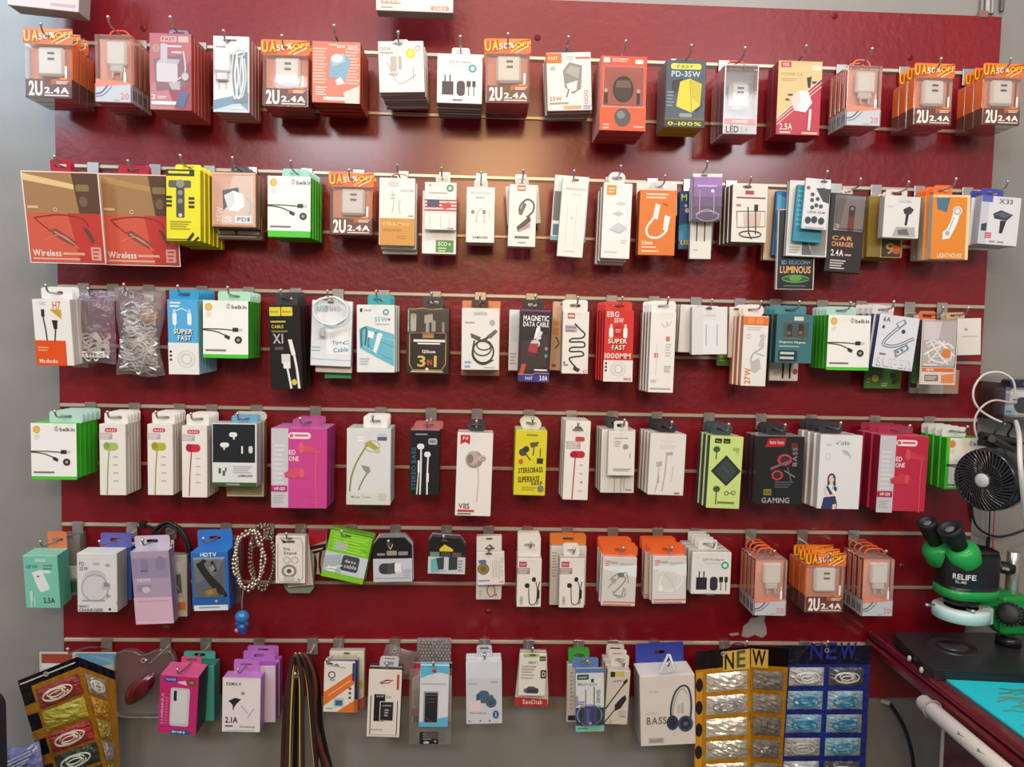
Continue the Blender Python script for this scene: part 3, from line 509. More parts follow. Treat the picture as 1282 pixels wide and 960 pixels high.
P(1, 'fm_transmitter_box', 'accessory box', 'white-and-blue car transmitter box', (1226, 246, 1277, 307), .105, 2, t=.022, c='dfdfe4', s='b8bcc8', tab=('E', 1232, 1262, 234, '3a48a8'), rz=3, dr=(-6, -1),
  art='r 0 0 10 60 c8ccd8;r 0 0 14 8 5a68b8;T 22 3 40 9 6a6870 X33;q 3c4450 16 22 26 17 42 22 34 30 18 28;q 5c6470 18 23 27 19 39 22 32 27;q 2c343c 26 30 34 30 30 46 26 46;r 8 46 16 53 c85860;m e0a8a8 9 48 15 52 2;m 98989c 14 56 22 58 1;m 98989c 25 56 33 58 1;q 3c4450 2 36 9 34 9 44 2 44')

# ================================================================== third row
P(2, 'cable_box', cb, 'white box, orange lower half', (44, 376, 89, 457), .115, 2, t=.022, c='efece8', s='cfcac4', pt=6, tab=('E', 48, 86, 362, 'e8e6e2'),
  art='q e8581c 0 51 37 50 37 81 0 81;r 0 50 37 81 e4541c;T 8 3 16 7 b8b4b0 TURBO;T 24 2 34 12 e07a34 H7;q d0a03c 20 12 34 12 34 24;r 10 12 14 21 2c2a2a;c 3a3838 1.6 12 21 14 36 15 50;q 2c2a2a 22 25 29 25 28 36 24 36;c 3a3838 1.6 26 36 25 44 24 51;m f0a47c 3 58 16 63 2;T 4 73 26 78 f8e4d8 Mcdodo')
P(2, 'cable_box', cb, 'kraft box tucked behind white one', (88, 377, 108, 459), .06, 2, t=.013, c='dcc8bc', s='b8a090', new=False, pt=4, art='r 8 40 11 50 3a3230;r 8 64 12 70 3a3230;e 15 8 2 2 c8b49c')
COUNT[2] += 2
P(2, 'cable_box', cb, 'sky blue cable box', (211, 376, 248, 468), .105, 6, c='54aee0', s='b4d0dc', pt=3, tab=('E', 211, 247, 364, '3a9ccc'), dr=(1.4, 0), art=SUPER('54aee0'), top='3c8cc0')
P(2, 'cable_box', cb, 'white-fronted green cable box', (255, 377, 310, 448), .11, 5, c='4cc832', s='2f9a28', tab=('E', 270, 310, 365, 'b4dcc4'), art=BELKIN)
P(2, 'cable_box', cb, 'slim black box, white plugs', (337, 383, 377, 487), .1, 3, t=.02, c='1f1d1d', s='151414', pt=3, yw=-6, rz=-1.5, tab=('E', 343, 371, 367, '3c3c40'),
  art='R 2 2 16 13 1 e2d23c;R 17 2 31 13 1 e2d23c;T 4 6 13 9 6c6420 hoco;T 19 6 29 9 6c6420 hoco;m c8b840 3 19 22 21 1;T 4 24 19 28 d8c84a CABLE;m 8a8030 4 31 24 33 1;T 5 35 18 47 b8b8b8 X1;R 7 51 18 55 1 5c5a5a;q f0eeec 24 42 29 42 33 60 28 62;c ece8e6 3 31 60 34 80 36 103;R 15 60 26 72 1 dedcd8;R 17 70 26 78 1 f0eeec;c ece8e6 2.6 22 78 24 90 26 103;e 30 95 3.4 3.8 d8c848')
P(2, 'cable_pack', 'cable pack', 'white bagged card, handwritten tag', (390, 377, 440, 458), .09, 1, t=.01, c='e2e6ea', s='c4ccd0', rz=1.5, slot=(413, 374), mat=GLOSS,
  art='T 7 6 20 14 8ab0cc USB;T 22 6 36 13 b0b4cc usb;R 10 34 17 48 1 c8ccd0;r 11 40 16 46 a0a4a8;q eef0f2 18 36 44 32 46 66 20 66;W 26 48 38 56 5c8cb4 Tipe;W 39 48 47 54 5c8cb4 C;W 28 56 46 64 5c8cb4 Cable;l 7c9cb0 .8 1 58 12 58;l 7c9cb0 .8 1 62 12 62;l b8d0dc 1 0 72 50 73')
P(2, 'cable_pack', 'cable pack', 'white card just behind handwritten tag', (396, 380, 441, 466), .076, 1, t=.01, c='e4dcd8', s='c0b4b0', new=False, rz=1)
P(2, 'cable_pack', 'cable pack', 'green card at the very back', (407, 376, 441, 473), .062, 1, t=.008, c='3c9c6c', s='24704c', new=False, rz=0, shape=[(2, 6), (10, 0), (26, 0), (33, 6), (33, 97), (0, 97)])
P(2, 'cable_box', cb, 'white box, turquoise braided cable', (447, 382, 494, 466), .095, 3, t=.018, c='e6e8e6', s='7cc0bc', rz=-.6, tab=('E', 459, 487, 369, '35a4a8'), dr=(2, 0),
  art='q 2c2c2c 4 5 7 4 7 9 4 9;m b0b4b4 9 6 18 8 1;e 36 9 4 4 5aa49c;e 36 9 2 2 c8e4e0;T 22 15 38 21 8ab4b4 55W;e 40 18 1.6 1.6 c04c50;m b0c8c8 23 23 40 25 1;q 6cb8cc 3 30 12 26 46 36 46 76 34 70 4 54;c 3c6c7c 2.2 6 52 6 32 12 30 10 52;c 3c6c7c 1.6 14 54 16 38 28 34;q e8f0f0 26 34 32 36 24 60 20 58;q f0f4f4 14 32 22 34 20 42 14 40;l 4c9cb4 1 24 60 44 68;l 4c9cb4 1 30 46 46 52;l 4c9cb4 1 14 46 20 60;l a4d4dc 1 8 50 30 64;l a4d4dc 1 30 40 46 44;m b8c8c8 4 66 16 74 3')
P(2, 'cable_box', cb, 'black-and-gold three-plug box', (509, 385, 562, 468), .095, 2, t=.024, c='2a2624', s='3c3634', tab=('E', 528, 553, 371, '3c3c40'),
  art='r 1 1 52 30 5c5450;l b8944c 1.2 3 2 10 3 20 1 30 3 44 1;R 5 8 12 30 2 f0ede8;q d8d4d0 6 8 11 8 10 14 7 14;q e8e4e0 22 10 32 8 33 18 22 20;R 24 18 28 32 1 e4e0dc;R 31 16 36 30 1 d8d4d0;R 44 18 47 32 1 c8c4c0;l b8944c 1.2 4 32 49 32 49 70 44 78 8 78 4 70 4 32;q b08c4c 20 32 34 32 34 38 20 38;m e8e4dc 9 40 48 43 1;m e8e4dc 14 44 42 46 1;T 20 53 36 57 f0ece4 120cm;T 14 60 24 74 d8b464 3;T 26 65 32 72 c06c3c IN;T 34.5 60 38 74 d8b464 1;l d8ccb0 1.4 6 80 46 80;e 26 77 2 2 e8dcc0', win=(2, 2, 51, 32, .006))
P(2, 'cable_box', cb, 'white box, coiled black cable', (578, 386, 625, 463), .095, 2, t=.02, c='e6e3df', s='b09c90', tab=('E', 590, 611, 375, '3a3636'), rz=-.5,
  art='R 15 5 32 9 2 c4beb8;m a8a09a 4 17 16 19 1;e 38 18 3.5 3.8 a8b0b0;c 3c3a3a 3 14 36 26 40 38 32 44 28;q 5c5858 11 31 24 36 22 40 12 37;q 6c6866 32 34 42 26 44 30 36 38;o 27 54 13 14 2 3c3a3a;o 26 50 11 9 1.8 4a4646;o 28 46 9 6 1.6 4a4646;c 3c3a3a 2 16 40 14 60 26 70 40 64;m 7cb0c8 4 66 12 74 2;m c4beb8 28 73 42 74.4 1')
P(2, 'cable_box', cb, 'pink-orange card behind coiled cable', (578, 377, 626, 470), .05, 1, t=.014, c='dc8458', s='b05a3c', new=False, art='r 4 86 46 92 c89488')
P(2, 'cable_box', cb, 'black magnetic cable box, red tip', (650, 388, 689, 478), .1, 2, t=.02, c='26202a', s='5a3050', rz=1, tab=('E', 654, 680, 375, '2c2a30'),
  art='q 8c3c80 1 0 38 0 38 2 1 2;T 4 7 36 14 f0eef0 MAGNETIC;T 4 15 36 21 f0eef0 DATA CABLE;q 3a3036 2 40 36 30 36 70 2 80;q f4f2f2 21 22 25 20 27 36 18 36;q d8d4d4 24 24 29 28 24 38 20 36;e 20 42 6 5 c8c4c8;q a83c44 13 42 24 42 22 54 11 52;q 5c2830 11 52 22 54 20 58 11 57;l 3c3438 3.6 12 58 7 68;q b85038 4 68 10 68 6 82 0 84;e 34 48 2 2.4 8c8a90;e 34 57 2 2.4 5c8ca0;m e0dce4 20 74 36 76 1;q 3a3c80 0 82 39 80 39 90 0 90;T 9 84 18 87.5 e8e4f0 FAST;T 27 82 37 88 f0ecf4 3.0A;l d080b0 1 0 81 18 81 21 79 39 79')
P(2, 'cable_box', cb, 'white box half hidden behind magnetic', (637, 388, 668, 464), .062, 2, t=.012, c='e2e4e4', s='a8acac', new=False, art='r 2 6 12 40 d0dce0;m b0b4b4 2 54 10 68 4', dr=(1.5, 0))
P(2, 'cable_box', cb, 'white box, black spiral cord', (704, 390, 737, 468), .1, 2, t=.016, c='e8e2da', s='b4a89c', tab=('E', 705, 736, 375, 'ebe7e1'),
  art='R 6 2 15 9 1 b05050;m e8d0c8 7 4 14 7 1;r 3 17 18 26 b8a8ac;m 8c8084 4 19 17 25 2;c 3a3634 2 15 15 22 22 28 28 24 33 12 34 10 38 26 38 27 44 12 45 10 50 24 50 26 55 10 58 12 64 18 70;q 3a3634 15 68 23 72 21 76 14 73;e 3 64 1.4 1.4 6c6460;o 29 75 1.8 1.8 .8 c07c74;m 8c8480 2 66 8 68 1')
P(2, 'cable_box', cb, 'kraft box behind spiral cord', (690, 378, 716, 464), .058, 2, t=.013, c='d2ab8c', s='a87c60', new=False, rz=2, art='r 1 24 9 30 d08858;r 1 32 9 42 d08858;c 3a2c24 1.6 6 44 10 52 6 58;T 3 78 8 82 7c5c48 1M')
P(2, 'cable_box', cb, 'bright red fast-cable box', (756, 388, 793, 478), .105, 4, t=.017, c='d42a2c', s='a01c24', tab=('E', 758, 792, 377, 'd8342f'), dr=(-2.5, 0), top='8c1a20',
  art='T 3 2 18 9 f2dcd8 EBG;T 12 10 24 16 f2dcd8 55W;R 6 22 11 35 2 f4f0ee;r 7 18 10 23 e0d0cc;R 24 22 29 35 2 f4f0ee;r 25 18 28 23 e0d0cc;q b81c26 13 20 22 20 22 32 13 32;m e8a8a0 14 24 21 28 2;T 6 37 30 43 1c0c0c SUPER;T 11 45 28 51 1c0c0c FAST;T 5 36 29 42 f8ead0 SUPER;T 10 44 27 50 f8ead0 FAST;T 1 54 34 61 f0dcd4 1000MM;r 0 63 37 90 e8e3de;o 19 74 9 8.5 2.4 d8d4d0;o 19 74 5 5 2 ccc8c4;e 3 67 1.5 1.5 333333;e 3 71.5 1.5 1.5 333333;e 3 76 1.5 1.5 333333;T 26 85 35 88 b03c40 EBG')
P(2, 'cable_box', cb, 'tall white box, tiny orange squares', (813, 390, 845, 492), .105, 4, t=.016, c='ece8e4', s='b8b2ae', rz=.6, tab=('E', 815, 846, 376, 'ece9e5'), dr=(-2, 0), art='c c8c4c4 1.4 14 14 18 20 22 14;c c0bcbc 1.2 20 12 22 18 26 12;r 20 31 25 37 d87850;r 6 52 11 58 d87850;m c8c0bc 20 40 27 56 5;m a8a0a0 19 68 28 76 4;m c8a0a0 3 86 10 89 2;m b0aaa8 2 96 28 98 1;l d8d4d0 1 9 40 9 80')
P(2, 'cable_box', cb, 'wide white box, two grey lines', (866, 384, 911, 444), .095, 1, t=.018, c='e4e3e4', s='b4aeae', rz=-1.5, slot=(887, 385), art='l a8a4a8 1.2 18 22 18 48;l a8a4a8 1.2 32 22 32 48;m d4d0d2 6 10 30 12 1;q dcdadc 0 0 14 0 14 60 0 60')
P(2, 'cable_box', cb, 'wide white box stacked behind', (850, 382, 898, 442), .074, 3, t=.012, c='e0dcda', s='a8a09c', rz=1.5, new=False, jit=1, dr=(-1.5, 0))
P(2, 'memory_pack', 'accessory pack', 'small green card at white boxes', (897, 440, 924, 458), .03, 1, t=.004, c='5c9c48', s='3c7030', new=False, art='m b8d8a0 3 4 14 8 1;m b8d8a0 3 10 22 12 1')
P(2, 'cable_box', cb, 'plain cream box beside orange-edged', (912, 384, 930, 448), .06, 2, t=.013, c='e4dcd2', s='a89c90', new=False, where='between twelfth and fourteenth hooks, third row')
P(2, 'cable_box', cb, 'white box with orange band, 27W', (929, 395, 961, 484), .105, 3, t=.018, c='e8e4e1', s='d88450', tab=('O', 931, 958, 380, 'e8e2dc'), rz=.8, dr=(-2.5, 0),
  art='r 0 1 32 12 e0742c;R 5 2 14 10 1 e8904c;R 16 2 25 10 1 e8904c;m c8c4c4 5 14 24 18 2;o 7 26 2 2.6 .8 d0a080;c b4aeb0 2 22 24 26 38 14 48 12 58 22 54;q c8c2c4 24 22 29 24 25 40 20 38;q c0babc 11 58 22 54 25 66 18 72 12 70;c b8b2b4 1.4 14 46 28 50;V 4 66 12 86 d8843c 27W')
P(2, 'cable_box', cb, 'teal box with twin plugs shown', (971, 393, 1018, 455), .105, 3, t=.02, c='3c7078', s='28484e', tab=('E', 972, 1013, 382, '4a8890'), dr=(-2.5, 0), rz=.8,
  art='q d8dad8 22 3 34 3 34 10 22 10;r 8 8 40 32 587c80;R 13 13 20 28 2 3c3634;R 28 12 35 27 2 3c3634;e 16 24 2.5 2.5 c08878;e 31 23 2.5 2.5 c08878;T 4 34 38 37.4 d8e0dc Magnetic Magnet;m a8bcbc 4 40 30 41.4 1;R 4 46 28 60 1 24343a;m c0ccc8 6 48 24 51 1;m c0ccc8 6 54 24 57 1', win=(8, 8, 40, 31, .004))
P(2, 'earphone_box', eb, 'white card with black stripes below', (963, 440, 1000, 477), .04, 1, t=.01, c='e4ddd8', s='b0a8a4', new=False, art='r 16 14 18.5 34 2a2626;r 25 14 27.5 34 2a2626;e 33 25 3.4 3.6 d05048;m d8a8a0 4 26 13 30 2')
P(2, 'cable_box', cb, 'white-fronted green cable box', (1035, 394, 1088, 463), .105, 5, c='4cc832', s='35a028', tab=('E', 1036, 1075, 383, 'b0d4cc'), art=BELKIN, yw=1)
P(2, 'cable_box', cb, 'white box, blue outlined plugs', (1096, 395, 1148, 463), .11, 4, t=.016, c='dfe0ea', s='38407a', tab=('E', 1090, 1118, 383, 'dcd6d4'), rz=6, dr=(-3, 0),
  art='T 5 3 14 9 3c4048 6A;T 5 14 8 18 3c4048 1;q 7c8ca0 22 10 32 3 36 8 27 17;q dfe0ea 24 10 31 5 33 8 27 14;c 5c6c84 4 26 15 14 28 10 38 26 38 48 26;c dfe0ea 1.6 26 15 14 28 10 38 26 38 48 26;e 33 19 2.6 2.6 3c4048;q 7c8ca0 24 44 40 34 44 40 28 53;q dfe0ea 27 45 39 37 41 40 29 50;r 28 44 31 47 5c6c84;r 33 41 36 44 5c6c84;T 4 55 50 66 9aa0b0 SUPER;T 5 55.5 49 65 e6e6ee SUPER;m 6c7484 6 49 14 51 1')
P(2, 'memory_pack', 'accessory pack', 'olive-green card below blue-plug box', (1082, 436, 1130, 487), .03, 1, t=.006, c='4c7c34', s='34542c', new=False, art='e 14 38 4.5 4.5 d8c840;m 90b468 3 38 8 44 2;e 36 34 4 4 2c4434;e 38 42 3 3 2c4434;m a8c47c 22 44 30 48 2')
P(2, 'cable_pack', 'cable pack', 'clear box of coiled white cable', (1152, 400, 1198, 482), .1, 1, t=.03, c='e4dcd8', s='d0c8c4', mat=CLEAR, tab=('E', 1158, 1180, 388, 'dc7440'),
  art='r 1 1 45 59 b8b0b0;q d4ced0 2 2 26 2 22 24 2 26;c e8e4e4 2 6 30 16 26 30 34 40 46 30 54 14 50 8 40;c dcd8d8 2 8 34 22 30 38 40 28 56;c f0eeee 2 4 44 18 36 34 30 42 36;c d0cccc 2 10 50 24 46 40 52;c f2f0f0 1.6 12 28 24 44 36 56;c e4e0e0 2 30 26 20 42 10 54;c f4f2f2 1.6 22 26 34 36 44 46;r 1 60 45 82 d8cfc8;r 2 61 44 66 dc6a38;T 8 62 18 65 f4e4d8 NEW;m e8e0dc 4 56 22 58 1;R 6 70 24 78 1 7c6c64;m d8ccc4 7 72 22 76 2;e 33 42 6 6 e08040;q e08848 28 70 44 68 44 80 28 80;l f0e8e4 1 0 0 46 0 46 82 0 82 0 0')
P(2, 'earphone_box', eb, 'beige packs below the clear box', (1138, 462, 1202, 493), .03, 1, t=.008, c='a89c90', s='7c7068', new=False, art='r 0 0 18 24 2c2826;r 12 18 44 31 c8c4bc;r 9 10 12 24 e8e4dc;q c88c68 40 4 62 4 62 24 46 24')
P(2, 'cable_box', cb, 'plain white box at row end', (1198, 398, 1229, 445), .07, 2, t=.018, c='e6e2de', s='b4aea8', tab=('E', 1190, 1214, 390, 'c8b08c'), rz=-2.5, art='e 11 14 2 2 a8a4a0;m c8c4c0 5 22 26 24 1')

# ================================================================== fourth row
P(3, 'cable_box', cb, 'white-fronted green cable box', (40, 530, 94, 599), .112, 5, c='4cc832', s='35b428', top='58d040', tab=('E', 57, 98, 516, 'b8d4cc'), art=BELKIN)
def earbox(look, box, d, n, col, dark, **k): return P(3, 'earphone_box', eb, look, box, d, n, c='ebe6df', s='d6cec2', tab=('E', box[0]+3, box[2], box[1]-14, 'ebe6df'), art=ear(col, dark).replace('R 5 23', 'R 5 23')+f';r 35 8 36 14 c03c48', **k)
earbox('white box, pale green earphone', (125, 531, 157, 620), .095, 5, 'a8c070', '88a458')
earbox('white box, lime earphone', (185, 531, 216, 620), .095, 5, 'b4b43c', '98982c')
earbox('white box, red earphone', (228, 533, 259, 623), .095, 5, 'cc2c44', 'a82038')
P(3, 'earphone_box', eb, 'black-fronted earphone box, white lower strip', (266, 530, 321, 609), .105, 2, t=.02, c='e0e2e0', s='b8bcbc', tab=('E', 286, 318, 521, '6ca4c4'),
  art='r 1 1 53 49 20242c;R 21 11 31 17 3 e8e8e6;r 26 16 28 20 e8e8e6;R 10 24 21 30 3 e8e8e6;r 14 28 16 33 e8e8e6;R 36 28 38 38 1 e8e8e6;R 45 28 50 37 2 d8d8d6;R 8 56 11 63 1 5c5c5a;R 13 59 16 66 1 5c5c5a;R 16 55 18 60 1 5c5c5a;m b8b8b4 26 53 50 62 4;T 32 64 50 67 5c5c58 SAMSUNG;r 0 74 55 79 3c5c38;T 18 75.5 34 77.5 c8d8c0 EARPHONES')
P(3, 'earphone_box', eb, 'olive-bottomed clear earphone box behind', (284, 528, 330, 622), .058, 1, t=.022, c='cccab8', s='a08c50', new=False, tab=('O', 290, 330, 516, 'd0ccc0'), art='r 1 80 44 92 a8a468;m d0ccb0 6 83 36 89 3')
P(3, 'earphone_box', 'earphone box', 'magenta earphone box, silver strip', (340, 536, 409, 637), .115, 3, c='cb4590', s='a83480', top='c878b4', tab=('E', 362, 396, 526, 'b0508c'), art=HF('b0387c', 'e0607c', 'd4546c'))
P(3, 'earphone_box', eb, 'silver-white box, slender olive earphone', (434, 536, 489, 633), .1, 4, c='dbdcdc', s='c0c0c0', tab=('E', 453, 483, 521, 'eceae6'), 
  art='m f0f0ee 13 10 22 16 2;r 38 6 50 9 c4c8d8;r 38 10 50 15 5c6488;c 8c8c3c 2 4 80 6 62 12 44 22 26 26 20;q a8a44c 22 18 30 16 40 24 42 30 36 28 26 22;o 32 22 9 7 1 a8a880;e 38 28 3 3 c4c49c;c 7c8078 1.6 15 78 20 66 27 54;q 90948c 18 46 28 48 30 54 26 58 20 50;r 0 81 55 96 d4d8d0;T 6 85 30 88 8c9080 Music Tone;R 40 82 50 92 3 c4c8c4')
P(3, 'earphone_box', eb, 'slim black box, white earphones', (513, 538, 550, 620), .1, 2, t=.022, c='1e2027', s='2a2226', pt=2, tab=('E', 517, 553, 530, 'b06468'), top='b8848c',
  art='m 8c9098 7 4 22 6 1;R 23 10 34 18 2 b0b4bc;T 25 12 32 16 3c4048 HiFi;V 2 22 8 76 3a6c78 STEREO BASS;R 9 17 18 24 3 e8e8e8;c e4e4e4 2 14 22 14 50 13 82;R 18 27 26 34 3 e8e8e8;c e4e4e4 2 23 33 22 56 22 82;R 10 38 12.5 54 1 f0f0f0;c e4e4e4 1.4 11 54 9 82;R 21 54 24 66 1 f0f0f0')
P(3, 'earphone_box', eb, 'tall white box, bronze earbud', (571, 541, 616, 647), .11, 2, t=.024, c='eae4df', s='c4bab2', top='c8c0ba', rz=1, tab=('O', 583, 606, 527, '36343a'),
  art='q c0303c 4 3 16 3 16 15 10 12 4 15;T 7 5 13 9 f0d0d0 N;e 22 34 11 11 a08c84;e 20 32 8 9 beaca4;e 17 33 4 6 8c7c74;R 27 28 37 36 4 c8b8b0;o 33 33 2.4 2.4 1 8c7c74;c c8beb6 1.4 27 42 28 60 27 88;T 4 90 18 97 5c4c4c VIIS;r 3 98 24 101 c04c48;m 5c5450 3 102.5 20 104 1')
P(3, 'earphone_box', eb, 'bright yellow stereo earphone box', (644, 538, 684, 621), .1, 3, c='dcd030', s='b0a428', top='c8c4a0', tab=('O', 651, 677, 525, 'd8d4c4'), rz=1,
  art='m 8c8430 14 5 28 7 1;q 5c5840 18 16 30 14 28 20 20 22;c 5c5840 1.6 24 18 23 32;e 10 28 5 5 4c4c44;e 14 24 4 4 3a3a38;c 4c4c44 1.6 12 28 20 38;l 4c4c44 1.2 32 22 32 34;r 28 35 36 42 3a3830;e 8 40 3 3.4 c8642c;W 5 46 36 55 2c281c STEREOBASS;W 5 57 32 67 2c281c SUPERBASS;W 22 64 36 70 4c4424 S650;m b4a830 10 72 28 76 2;R 30 70 38 78 3 7c7c70')
P(3, 'earphone_box', eb, 'white box, crimson earphone', (706, 526, 738, 627), .1, 3, c='ebe6df', s='cfc6bc', top='ddd6cc', slot=(722, 537), rz=1, dr=(-1, 0),
  art='q 8c8680 9 11 13 8 20 8 23 11 23 13 9 13;R 13 20 25 26 2 c04a58;r 2 26 20 36 b9a4a4;m e4d8d8 3 27 19 35 4;R 8 38 26 47 4 c42844;e 12 43 5 4 a01c38;c c43050 1.5 14 46 13 70 12 100;m c0b8b0 20 55 24 57 1;m c0b8b0 20 66 24 68 1;e 23 78 1.4 1.4 8c8680;m c0b8b0 20 88 24 90 1')
P(3, 'earphone_box', eb, 'small white box, tiny coil photo', (761, 539, 795, 596), .115, 1, t=.014, c='e6e1db', s='b8b0a8', tab=('E', 769, 787, 527, 'e0dbd5'), art='T 8 8 25 10.5 5c5854 earphones;m b0a8a0 8 13 16 20 3;e 22 20 3.6 3.6 a09890;l 8c8480 1 28 28 28 35;m 8c8480 7 48 30 51 2')
P(3, 'earphone_box', eb, 'white box, grey wires at base', (752, 537, 795, 618), .095, 3, c='e4dfd8', s='c0b6ac', new=False, dr=(-1, 0), tab=('E', 762, 780, 525, '3a383a'), art='l b0a8a4 1.4 18 62 18 80;l b0a8a4 1.2 26 62 26 80;l b0a8a4 1 30 62 30 78;m 8c94a0 32 76 40 78 1')
P(3, 'earphone_box', eb, 'white box, pale angular earphones', (812, 542, 858, 621), .11, 4, t=.018, c='e4e0dd', s='cfc4b8', tab=('O', 822, 848, 528, '2c2a2c'), rz=1.2, dr=(-2, 0),
  art='T 14 8 32 11 d0ccca Remax;m d0ccca 12 15 34 19 2;q b0a8a8 20 24 30 23 30 27 23 28;c b8b0b0 1.8 22 26 21 50 18 74;q b8b0b0 9 37 16 35 17 41 10 43;c c0b8b8 1.6 13 42 12 60 9 76;R 12 54 14 64 1 b0a8a8;l c4bcbc 1 31 42 29 62;m b06460 34 75 41 77 1')
P(3, 'earphone_box', eb, 'lime-green box, black diamond device', (886, 545, 929, 638), .112, 3, t=.02, c='cbdf86', s='3e4a6e', tab=('O', 890, 918, 530, '3a4650'), rz=1.6, dr=(-2.5, 0), top='b0c070',
  art='R 6 3 15 9 .5 1c1e1c;R 17 3 26 9 .5 1c1e1c;T 8 5 13 7.5 b8c88c hoco;T 19 5 24 7.5 b8c88c hoco;e 9 17 4.5 4 3c5c4c;l 3c5c4c 1.4 9 20 9 30;q 2c3434 22 24 42 44 24 64 3 45;q 3c4646 22 28 37 44 24 60 8 45;l 4c6058 1 18 38 30 52;e 12 68 4.5 4 3c5c4c;l 3c5c4c 1.4 12 71 12 88;o 25 73 2.4 2.4 1 5c6c48;o 34 72 2.4 2.4 1 5c6c48;r 28 72 31 73 5c6c48;m 6c8440 14 84 36 86.5 1;m a0b068 30 14 38 18 1;e 36 20 1.6 1.6 a8b870')
P(3, 'earphone_box', eb, 'black box, red gaming earphones', (946, 545, 1007, 633), .112, 3, t=.02, c='222024', s='4c484c', tab=('O', 961, 989, 531, '2c2a30'), dr=(-1.5, 0), top='bcb4b4', mat=GLOSS,
  art='q b02030 14 3 37 2 35 13 10 14;T 16 5 24 10 e8c8c8 hoco;T 26 5 34 10 e8c8c8 hoco;q 6c2c20 44 8 52 8 52 16 44 18;e 36 30 10 8 8c2430;e 37 30 6 5 3c2c30;o 36 30 8 6 1.6 c84c54;q 7c5c5c 18 40 42 30 42 33 18 44;e 27 50 8 7 8c2430;e 27 50 5 4.4 3c2c30;o 27 50 6 5.4 1.4 c84c54;l 8c8484 1.4 36 44 50 52;l 6c6468 1.4 40 40 46 60;V 46 14 52 38 8c8488 BASS;r 10 68 20 76 8c7c2c;T 11 70 19 74 2c2820 GX;T 8 79 44 86 a8a4a8 GAMING;m 5c585c 24 58 48 66 3')
P(3, 'earphone_box', eb, 'white box, sketched girl with earphones', (1024, 543, 1079, 639), .115, 4, t=.02, c='e5e4e6', s='d0c8be', top='b8a898', tab=('O', 1026, 1058, 528, '34323a'), rz=.6, dr=(-3.5, 0),
  art='T 20 7 38 13 7c7c84 v\'olo;m c4c4c8 8 12 14 14 1;q c4c4c8 28 18 36 20 40 28 30 24;o 11 28 3 4 .8 c0c0c4;c a8a8ac 1 30 20 38 24 40 30;e 17 57 5.4 7.4 4c3634;q 4c3634 12 56 22 56 23 66 19 68 12 66;e 17 57 3.5 5 e4c8bc;q e4c8bc 15 60 19 60 19.5 66 14.5 66;q e8ecf0 9 68 14 65 20 65 25 68 24 80 10 80;q 3c426c 10 67 13 66 22 80 17 80;q 3c426c 21 66 25 68 24 74 20 70;q e4c8bc 7 70 10 68 13 78 22 76 22 79 11 82;q 343c68 8 81 23 79 26 90 25 96 5 96;q e4c8bc 20 90 25 89 24 96 20 96;e 20 54 1.6 2 5c4444;c 5c5c64 .8 20 55 22 62 18 70')
P(3, 'earphone_box', eb, 'crimson earphone box, silver strip', (1098, 544, 1162, 642), .115, 3, c='c22c48', s='8c1638', tab=('E', 1104, 1150, 533, 'a03048'), top='cc6478', dr=(-3, 0), rz=.8,
  art=HF('b02440', 'd85060', 'cc3c4c').replace('HF-120', 'HF-120'))
P(3, 'cable_box', cb, 'white-fronted green cable box', (1183, 547, 1231, 614), .11, 4, c='4cc832', s='35a028', tab=('E', 1183, 1215, 534, 'dcdcd8'), art='r 4 0 52 64 efe8e0;'+BELKIN.replace('r 0 0 55 70 f3f1ed;r 0 66 55 70 4cc832;', '').replace('e8c060', 'dc8c50'), dr=(-2, 0))

# ================================================================== fifth row
P(4, 'charger_box', 'charger box', 'mint-green adapter box', (31, 694, 73, 763), .115, 1, t=.04, c='80ccb8', s='5cac98', pt=5, tab=('E', 48, 72, 672, 'e07a50'), top='8ccdb4',
  art='R 14 4 28 8 2 b8dccc;T 4 12 18 17 4c7c74 18W;m 5c9484 24 12 36 18 2;q e8ecea 10 22 22 18 30 40 30 44 20 48 16 42;q d4dcda 12 30 16 42 20 48 18 46;R 23 19 33 23 1 d8ece0;r 16 26 19 28 5c6c68;R 6 46 9 60 1.5 d0e8dc;l d0e8dc 1.2 7 60 7 68;l d0e8dc 1.2 11 54 11 66;T 22 55 36 62 2c4c44 2.5A')
P(4, 'adapter_pack', 'accessory pack', 'clear pack behind mint box', (76, 668, 100, 746), .06, 2, t=.012, c='a8aca8', s='808480', new=False, mat=MILKY, art='r 4 40 22 56 c0c4c0;r 4 60 22 74 3c6450;m c8d0c8 6 46 20 50 2')
P(4, 'charger_box', 'charger box', 'white smart-charger box, purple tab', (97, 692, 146, 767), .115, 1, t=.042, c='dbd9da', s='a8a6a8', top='f2f0ee', tab=('E', 113, 152, 673, '5c5ca8'),
  art='T 3 11 9 16 5c5a5c PD;T 3 17 14 22 5c5a5c 25W;m b0aeb0 20 12 28 15 1;R 35 13 41 17 2 a8a6a8;e 22 32 14 11 c4c2c4;R 6 30 34 58 3 d2d0d2;o 22 44 16 17 1.4 a09ea2;R 30 38 41 46 2 bcbabc;q 8c8a8e 33 36 40 38 39 43 33 42;l a09ea2 2 6 60 34 60;q a09ea2 36 50 42 54 36 58;T 2 66 14 69 6c6a7c SMART;T 2 70 32 74 6c6a7c CHARGER;e 40 71 1.6 1.6 2c2a2c;q 7c7a7e 48 62 49 60 49 66;r 0 64 1 66 8c8a8c')
P(4, 'charger_box', 'charger box', 'royal blue box behind smart charger', (128, 684, 164, 752), .07, 2, t=.018, c='3460b4', s='28509c', new=False, top='c8c8d8')
